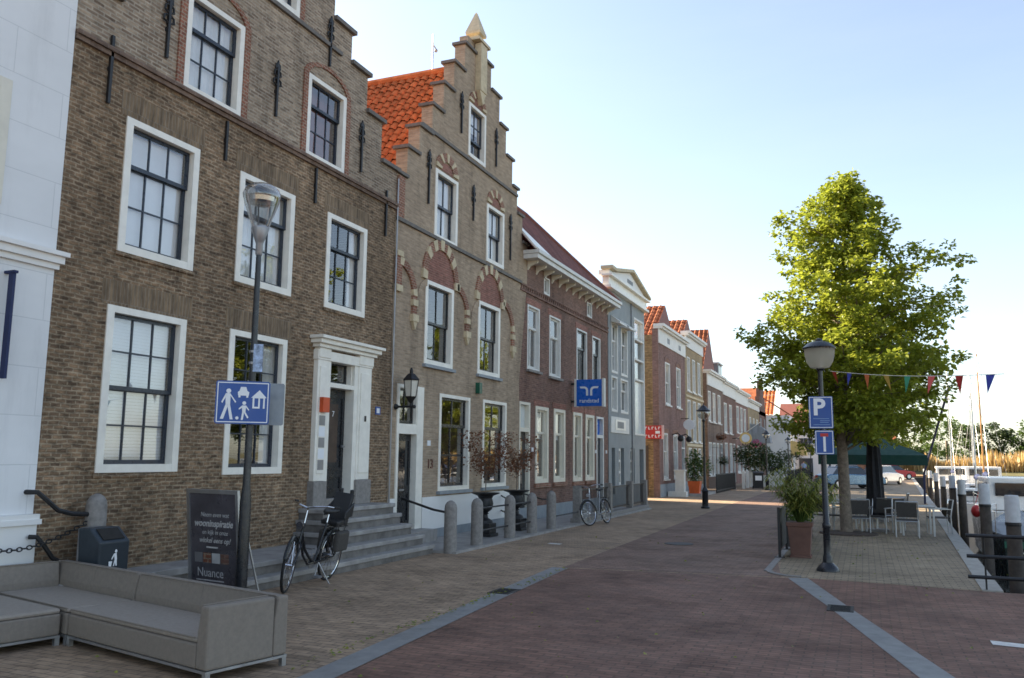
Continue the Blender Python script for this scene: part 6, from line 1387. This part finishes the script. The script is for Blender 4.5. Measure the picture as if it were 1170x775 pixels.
# ------------------------------------------------------------------ boats
def hull(L, B, zw, zd, n=14, transom=.86):
    m = MB(); S = []
    for i in range(n + 1):
        t = i / n; w = B / 2 * (transom + (1 - transom) * min(1, t * 2.5)) * (1 - max(0, (t - .35) / .65) ** 2.2); w = max(w, .015)
        sh = .22 * (2 * t - .8) ** 2 + (.15 * t * t)
        S.append([(0, L * t, zw - .35), (w * .75, L * t, zw - .25), (w * .94, L * t, zw + .15), (w, L * t, zd + sh), (-w, L * t, zd + sh), (-w * .94, L * t, zw + .15), (-w * .75, L * t, zw - .25)])
    for s in S: m.v += s
    for i in range(n):
        for j in range(7): a = i * 7; m.f.append((a + j, a + (j + 1) % 7, a + 7 + (j + 1) % 7, a + 7 + j))
    m.f.append(tuple(range(7))); return m
def boat(name, label, x, y, rz, L, B, zd, hm, cabin=None, mast=None, cover=None, stripe=None, text_=None, dk=None):
    o = thing(name, label, 'boat', (x, y, 0), rz, None)
    hull(L, B, -1.05, zd).build('hull', hm, o, world=False, smooth=True)
    m = MB(); m.prism([(-B * .42, .05, zd + .12), (B * .42, .05, zd + .12), (B * .46, L * .4, zd + .05), (B * .34, L * .75, zd + .14), (0, L * .97, zd + .38), (-B * .34, L * .75, zd + .14), (-B * .46, L * .4, zd + .05)], (0, 0, .03)); m.build('deck', dk or M.boatwhite, o, world=False)
    if stripe: m = MB(); m.box(-B * .43, B * .43, -.012, -.003, zd - .12, zd + .02); m.build('stripe', stripe, o, world=False)
    if cabin:
        a, b, h = cabin; w = B * .36
        m = MB(); m.prism([(-w, a, zd + .14), (-w, b + .35, zd + .14), (-w, b - .25, zd + .14 + h), (-w, a + .12, zd + .14 + h)], (2 * w, 0, 0)); cb = m.build('cabin', M.boatwhite, o, world=False, bevel=.04)
        m = MB()
        for s in (-1, 1): m.prism([(s * (w + .004), a + .3, zd + .14 + h * .45), (s * (w + .004), b - .05, zd + .14 + h * .45), (s * (w + .004), b - .3, zd + .14 + h * .86), (s * (w + .004), a + .35, zd + .14 + h * .86)], (s * .008, 0, 0))
        m.box(-w * .8, w * .8, a - .012, a + .05, zd + .14 + h * .45, zd + .14 + h * .85); m.build('window', M.darkglass, cb, world=False)
    if mast:
        m = MB(); m.tube([(0, L * .45, zd), (.02, L * .45, mast)], [.05, .03], 7); m.build('mast', M.alu if cover != 'wood' else M.varnish, o, world=False)
        m = MB(); m.tube([(0, L * .45, zd + 1.0), (0, L * .08, zd + 1.05)], .04, 6); m.build('boom', M.alu, o, world=False)
        m = MB()
        for (ex, ey) in ((0, L * .98), (0, .02), (B * .45, L * .42), (-B * .45, L * .42)): m.tube([(.02, L * .45, mast - .1), (ex, ey, zd + .2)], .006, 4)
        m.build('rigging', M.silver, o, world=False)
        m = MB(); m.tube([(0, L * .44, zd + 1.12), (0, L * .30, zd + 1.16), (0, L * .1, zd + 1.1)], [.10, .13, .06], 8); m.build('sail_cover', M.sailblue, o, world=False, smooth=True)
    m = MB()
    for s in (-1, 1):
        for t in (.1, .35, .6, .8): w = B / 2 * (1 - max(0, (t - .35) / .65) ** 2.2) * .95; m.tube([(s * w, L * t, zd + .1), (s * w, L * t, zd + .62)], .011, 5)
        m.tube([(s * B / 2 * (1 - max(0, (t - .35) / .65) ** 2.2) * .95, L * t, zd + .62) for t in (.1, .35, .6, .8)], .010, 5)
    m.build('guard_rail', M.chrome, o, world=False)
    if text_: text('lettering', text_, .24, (-.52, -.006, zd - .22), FACE_Y, M.cream, o, .003, world=False)
    return o
boat('moored_boat', 'dark hulled boat lying close behind the rails with pale letters on its stern', 3.62, 21.5, R(-2), 6.2, 2.0, .15, M.boatdark, stripe=M.boatgreen, text_='ANT', dk=M.grey_cloth)
boat('motor_cruiser', 'white motor cruiser with tinted cabin windows, the largest white boat in view', 4.5, 29.3, R(-2), 8.0, 2.7, .25, M.boatwhite, cabin=(1.2, 5.2, 1.0))
boat('sailing_boat', 'white sailing boat with navy sail cover behind the fourth mooring pile', 4.3, 38, R(-2), 8, 2.5, .1, M.boatwhite, cabin=(2.4, 4.8, .5), mast=5.6)
boat('sailing_boat', 'sailing boat with a varnished mast beyond the motor cruiser', 5.6, 47, R(-3), 8.5, 2.6, .1, M.boatwhite, cabin=(2.4, 4.8, .5), mast=7.6, cover='wood')
boat('sailing_boat', 'small far sailing boat with a thin silver mast close to the quay', 5.1, 58, R(-2), 8, 2.4, .1, M.boatwhite, cabin=(2.4, 4.6, .5), mast=8.0)
boat('motor_cruiser', 'white cruiser lying in the second row of boats at the right edge', 8.2, 32, R(-4), 9, 3.0, .3, M.boatwhite, cabin=(1.5, 5.5, 1.2))
boat('wooden_boat', 'varnished wooden boat with a boxy wheelhouse in the second row', 9.2, 45, R(-3), 9, 3.0, .35, M.varnish, cabin=(1.5, 4.5, 1.5), mast=6.5, cover='wood')
boat('motor_cruiser', 'white cruiser far down the harbour in front of the reeds', 7.4, 64, R(-2), 9, 3.0, .3, M.boatwhite, cabin=(1.5, 5.5, 1.1))
boat('motor_boat', 'small white motor boat with a low dark windscreen between the mooring piles', 6.0, 23.5, R(-3), 6.0, 2.2, .15, M.boatwhite, cabin=(1.8, 3.6, .7))
boat('sailing_boat', 'white sailing boat with a tall mast in the second row at the right edge', 10.2, 36, R(-3), 9, 2.8, .2, M.boatwhite, cabin=(2.6, 5.2, .5), mast=8.5)
boat('motor_boat', 'cream motor boat with a tall cabin far along the quay side', 5.9, 70, R(-2), 7.5, 2.6, .25, M.cream, cabin=(1.6, 4.6, 1.1))
boat('sailing_boat', 'farthest sailing boat before the reeds with a bare silver mast', 8.4, 78, R(-3), 9, 2.8, .2, M.boatwhite, cabin=(2.6, 5.2, .5), mast=9.5)
boat('motor_boat', 'white motor boat with dark side windows behind the wooden boat', 12.8, 50, R(-5), 9, 3.0, .4, M.boatwhite, cabin=(1.5, 5.6, 1.3))
m = MB(); m.tube([(2.95, 34, 4.55), (2.45, 42, 1.35)], .045, 7); m.tube([(2.45, 42, 1.35), (2.42, 42.4, -1.2)], .045, 7); tag(m.build('leaning_spar', M.sailblue), 'dark blue spar leaning up from the quay edge beside the masts', 'spar')
for i, (x, y, z, l) in enumerate(((3.2, 30.5, .35, 'red round fender hanging on the white motor cruiser'),)):
    m = MB(); m.ball((x, y, z), .15, 12, 8, 1.3); m.tube([(x, y, z + .25), (x + .1, y, z + .6)], .012, 5); tag(m.build('fender', M.redpaint if i == 0 else M.orangepot, smooth=True), l, 'fender')

# ------------------------------------------------------------------ far bank: reeds and trees
rd = MB(); rb = random.Random(3)
for k in range(5200):
    x = rb.uniform(2.5, 60); y = rb.uniform(112.5, 119); z = .6 + .08 * (y - 112)
    rd.blade((x, y, z), (rb.gauss(0, .12), rb.gauss(0, .12), 1), rb.uniform(.8, 2.0) * (1 + .25 * math.sin(x * .5) + .2 * math.sin(x * 1.9)), .10, .05, rn=rb)
tag(rd.build('reeds', M.reed, recalc=False, origin=(0, 112, 0)), 'sunlit band of dry yellow reeds along the far bank', 'reeds', kind='stuff')
FT = (('broad round green tree standing behind the reeds, left of the wooden boat', 12.2, 150, 6.6, 4.9), ('taller dark green tree right of the broad round tree on the far bank', 18.2, 152, 6.0, 3.8), ('dense green tree on the far bank at the right edge of the photo', 25.5, 150, 6.8, 4.4), ('small pale tree low on the far bank near the quay end', 7.5, 165, 2.2, 3.4), ('low olive tree on the far bank near the leaning spar', 4.0, 170, 2.6, 3.2))
for i, (l, x, y, h, r_) in enumerate(FT):
    o = thing('bank_tree', l, 'tree', (x, y, 1.8), 0, 'trees on the far bank'); lv = MB(); rr3 = random.Random(20 + i)
    for k in range(80):
        a = rr3.uniform(0, 2 * PI); u_ = rr3.uniform(-.9, 1); q_ = math.sqrt(max(0, 1 - u_ * u_)) * rr3.uniform(.6, 1.05)
        leaves(lv, (math.cos(a) * q_ * r_, math.sin(a) * q_ * r_, h * .55 + u_ * h * .42), 34, (.75, .75, .5), .42, rn=rr3)
    lv.build('crown', M.leafgreen if i % 2 == 0 else M.leafdark, o, world=False, recalc=False); MB().tube([(0, 0, -.3), (0, 0, h * .5)], .18, 7).build('trunk', M.bark, o, world=False)
hd = MB(); rr3 = random.Random(9)
for k in range(170): leaves(hd, (rr3.uniform(-40, 80), rr3.uniform(175, 195), 2.6 + rr3.uniform(0, .9)), 30, (1.8, 1.5, .9), .6, rn=rr3)
tag(hd.build('distant_hedge', M.leafdark, recalc=False, origin=(0, 180, 0)), 'low far strip of hedge along the horizon', 'hedge', kind='stuff')

# ------------------------------------------------------------------ cars on the quay
def car(label, x, y, rz, paint, H=1.45, L=4.2):
    o = thing('parked_car', label, 'car', (x, y, 0), rz, 'cars parked on the far quay'); W2 = .86
    P = [(-L / 2, .38), (-L / 2 + .02, .85), (-L / 2 + .25, .95), (-L * .18, .98), (L * .22, .93), (L / 2 - .15, .78), (L / 2, .6), (L / 2, .36), (L / 2 - .35, .26), (-L / 2 + .35, .26)]
    m = MB(); m.prism([(-W2, a, z) for a, z in P], (2 * W2, 0, 0)); m.build('body', paint, o, world=False, bevel=.06, smooth=True)
    m = MB(); a = [(-W2 + .06, -L * .40, .95), (W2 - .06, -L * .40, .95), (W2 - .06, L * .22, .95), (-W2 + .06, L * .22, .95)]; t = [(-W2 + .2, -L * .30, H - .06), (W2 - .2, -L * .30, H - .06), (W2 - .2, L * .06, H - .06), (-W2 + .2, L * .06, H - .06)]
    for i in range(4): m.poly([a[i], a[(i + 1) % 4], t[(i + 1) % 4], t[i]])
    m.build('window', M.darkglass, o, world=False); m = MB(); m.prism(t, (0, 0, .06)); m.build('roof', paint, o, world=False, bevel=.03)
    for s in (-1, 1):
        for yy in (-L * .31, L * .31):
            m = MB(); m.tube([(s * (W2 - .16), yy, .31), (s * (W2 + .01), yy, .31)], .31, 16); w_ = m.build('wheel', M.rubber, o, world=False); MB().tube([(s * (W2 + .005), yy, .31), (s * (W2 + .02), yy, .31)], .19, 12).build('rim', M.alu, w_, world=False)
        MB().box(s * .62 - .16, s * .62 + .16, -L / 2 - .012, -L / 2 + .03, .66, .84).build('taillight', M.taillight, o, world=False)
    MB().box(-.26, .26, -L / 2 - .01, -L / 2 + .02, .48, .59).build('number_plate', M.yellow_cloth, o, world=False)
    return o
car('metallic blue car parked on the quay behind the terrace, nearest of the cars', -.9, 62, R(-60), M.carblue)
car('white car with red tail lights parked on the quay beside the green parasol', 1.3, 74, R(-25), M.carwhite, 1.5)
car('silver car parked beyond the blue and white cars', -1.0, 84, R(-70), M.cargrey)
car('dark red car farthest along the quay', 2.6, 95, R(-60), M.redpaint)

# ------------------------------------------------------------------ light, sky, camera
az, el = R(SUN_AZ), R(SUN_EL)          # azimuth clockwise from +Y
S = Vector((math.sin(az) * math.cos(el), math.cos(az) * math.cos(el), math.sin(el)))
sl = bpy.data.lights.new('sun', 'SUN'); sl.energy = 5.0; sl.angle = R(.5); sl.color = (1, .84, .62)
so = bpy.data.objects.new('sun', sl); COL.objects.link(so); so.rotation_euler = S.to_track_quat('Z', 'Y').to_euler()
w_ = bpy.data.worlds.new('World'); scene.world = w_; w_.use_nodes = True; nt = w_.node_tree
bg = nt.nodes['Background']; sk = nt.nodes.new('ShaderNodeTexSky'); sk.sky_type = 'NISHITA'; sk.sun_disc = False; sk.sun_elevation = el; sk.sun_rotation = az
sk.air_density = SKY[0]; sk.dust_density = SKY[1]; sk.ozone_density = SKY[2]; sk.altitude = 0
hs = nt.nodes.new('ShaderNodeHueSaturation'); hs.inputs['Saturation'].default_value = SKY[4]; nt.links.new(sk.outputs[0], hs.inputs['Color']); tc = nt.nodes.new('ShaderNodeTexCoord'); mp = nt.nodes.new('ShaderNodeMapping'); mp.inputs['Scale'].default_value = (1.2, 1.2, 7); mp.inputs['Rotation'].default_value = (.12, .08, .6); nt.links.new(tc.outputs['Generated'], mp.inputs[0])
nz = nt.nodes.new('ShaderNodeTexNoise'); nz.inputs['Scale'].default_value = 1.7; nz.inputs['Detail'].default_value = 7; nz.inputs['Roughness'].default_value = .6; nt.links.new(mp.outputs[0], nz.inputs['Vector'])
mr = nt.nodes.new('ShaderNodeMapRange'); mr.inputs['From Min'].default_value = .48; mr.inputs['From Max'].default_value = .85; mr.inputs["To Max"].default_value = .10; nt.links.new(nz.outputs['Fac'], mr.inputs['Value'])
mc_ = nt.nodes.new('ShaderNodeMix'); mc_.data_type = 'RGBA'; mc_.inputs[7].default_value = (3.6, 3.7, 3.8, 1); nt.links.new(mr.outputs['Result'], mc_.inputs[0]); nt.links.new(hs.outputs[0], mc_.inputs[6]); nt.links.new(mc_.outputs[2], bg.inputs[0]); bg.inputs[1].default_value = SKY[3]
pitch, yaw, roll = R(7.95), R(22.6), R(.62)
Fv = Vector((-math.sin(yaw) * math.cos(pitch), math.cos(yaw) * math.cos(pitch), math.sin(pitch))); Rv = Vector((math.cos(yaw), math.sin(yaw), 0)); Uv = Rv.cross(Fv)
Rr = Rv * math.cos(roll) + Uv * math.sin(roll); Ur = Uv * math.cos(roll) - Rv * math.sin(roll)
cm = bpy.data.cameras.new('camera'); co = bpy.data.objects.new('camera', cm); COL.objects.link(co)
mw = Matrix(((Rr.x, Ur.x, -Fv.x, 0), (Rr.y, Ur.y, -Fv.y, 0), (Rr.z, Ur.z, -Fv.z, 1.9), (0, 0, 0, 1))); co.matrix_world = mw
cm.sensor_width = 36; cm.sensor_fit = 'HORIZONTAL'; cm.lens = 36 * 960 / 1170; cm.clip_end = 2000; cm.clip_start = .1
scene.camera = co
vs = scene.view_settings; vs.view_transform = 'Standard'; vs.look = 'None'; vs.gamma = 1; vs.exposure = EXPO; vs.use_curve_mapping = False
cy_ = scene.cycles; cy_.max_bounces = 8; cy_.diffuse_bounces = 4; cy_.transparent_max_bounces = 16; cy_.use_denoising = True; cy_.filter_width = 1.6; cy_.sample_clamp_indirect = 8
